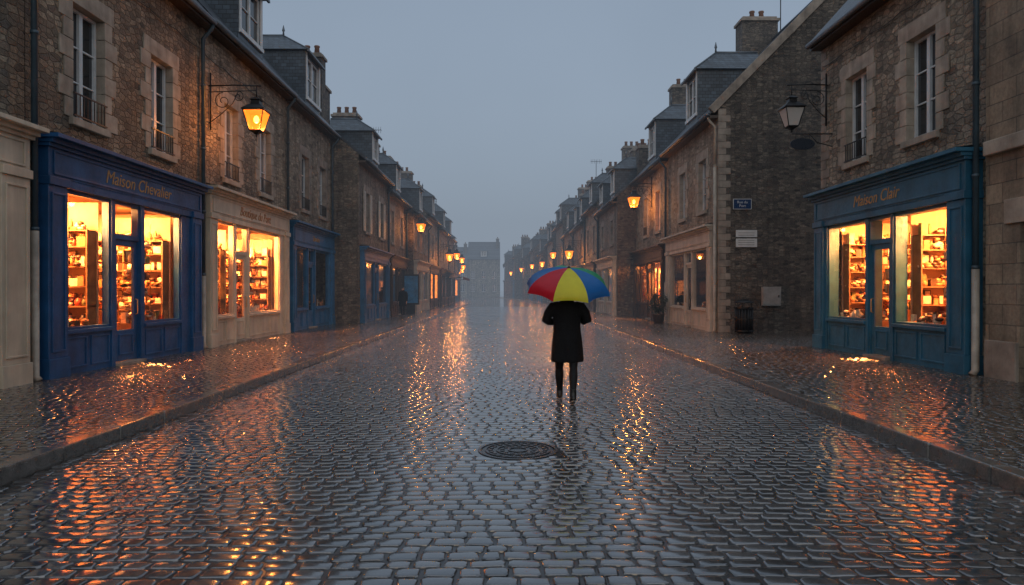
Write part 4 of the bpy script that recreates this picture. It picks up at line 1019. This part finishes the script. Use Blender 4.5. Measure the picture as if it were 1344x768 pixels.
for p in range(8):
    a = math.radians(-90 + 22.5 + 45 * p); pts = []
    for i in range(11):
        t = i / 10; rr = R * math.sin(t * math.pi / 2 * 0.92) / math.sin(math.pi / 2 * 0.92); z = Hh * (math.cos(t * math.pi / 2 * 0.92) - math.cos(math.pi / 2 * 0.92)) / (1 - math.cos(math.pi / 2 * 0.92)) - 0.005
        pts.append((rr * 0.93 * math.cos(a), rr * 0.93 * math.sin(a), z - 0.006))
    pts.append((rr * 1.0 * math.cos(a), rr * 1.0 * math.sin(a), z - 0.015))
    child_mesh('rib', sweep(pts, 0.0025, 5), 'zinc', ue)
    mid = pts[5]; child_mesh('stretcher', sweep([(0, 0, -0.02), (mid[0], mid[1], mid[2] - 0.006)], 0.002, 4), 'zinc', ue)

# ------------------------------------------------------------------ mist: far-street drizzle haze, emission put in for scattered sky light
m = bpy.data.materials.new('glowing_mist'); m.use_nodes = True; nt = NT(m); nt.n.remove(nt.n['Principled BSDF'])
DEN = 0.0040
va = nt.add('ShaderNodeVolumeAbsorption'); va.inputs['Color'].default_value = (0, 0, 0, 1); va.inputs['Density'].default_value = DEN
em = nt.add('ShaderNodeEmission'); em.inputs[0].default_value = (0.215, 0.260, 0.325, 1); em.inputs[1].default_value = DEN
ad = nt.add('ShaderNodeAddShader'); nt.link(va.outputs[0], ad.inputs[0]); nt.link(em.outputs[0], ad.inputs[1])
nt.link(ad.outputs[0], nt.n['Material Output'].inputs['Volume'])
bm = bmesh.new(); bmesh.ops.create_cube(bm, size=1); me = bpy.data.meshes.new('glowing_mist')
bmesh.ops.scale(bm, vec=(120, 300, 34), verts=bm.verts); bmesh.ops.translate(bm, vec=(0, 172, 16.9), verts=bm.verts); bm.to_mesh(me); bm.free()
me.materials.append(m); COL.objects.link(bpy.data.objects.new('glowing_mist', me))

# ------------------------------------------------------------------ world + soft overcast sun
w = bpy.data.worlds.new('World'); scene.world = w; w.use_nodes = True
nt = NT(w); bg = nt.n['Background']
sky = nt.add('ShaderNodeTexSky'); sky.sky_type = 'NISHITA'; sky.sun_disc = False
sky.sun_elevation = math.radians(4); sky.sun_rotation = math.radians(180); sky.dust_density = 3
geo = nt.add('ShaderNodeTexCoord').outputs['Generated']; sp = nt.add('ShaderNodeSeparateXYZ'); nt.link(geo, sp.inputs[0])
grad = nt.ramp(sp.outputs[2], [(0.0, (0.205, 0.246, 0.308)), (0.25, (0.21, 0.256, 0.322)), (0.5, (0.168, 0.210, 0.270)), (1.0, (0.25, 0.30, 0.37))])
cl = nt.noise(geo, 1.6, 4, 0.5); grad = nt.mix(1.0, grad, nt.ramp(cl, [(0.3, 0.90), (0.7, 1.08)]), 'MULTIPLY')
sk = nt.mix(1.0, sky.outputs[0], (0.015, 0.018, 0.022), 'MULTIPLY')
nt.link(nt.mix(1.0, grad, sk, 'ADD'), bg.inputs[0]); bg.inputs[1].default_value = 1.32
S = bpy.data.lights.new('sun', 'SUN'); S.energy = 0.7; S.angle = math.radians(120); S.color = (1.0, 0.96, 0.92)
so = bpy.data.objects.new('sun', S); COL.objects.link(so); so.rotation_euler = (math.radians(42), 0, 0)

# ------------------------------------------------------------------ camera
cam = bpy.data.cameras.new('camera'); co = bpy.data.objects.new('camera', cam); COL.objects.link(co)
cam.lens = 24; cam.sensor_width = 36; cam.clip_end = 3000; cam.clip_start = 0.05
co.location = (0, 0, 1.6)
co.rotation_euler = (math.radians(90 - 0.19), 0, math.radians(-0.51))
scene.camera = co
scene.view_settings.view_transform = 'Standard'; scene.view_settings.look = 'None'; scene.view_settings.exposure = 0
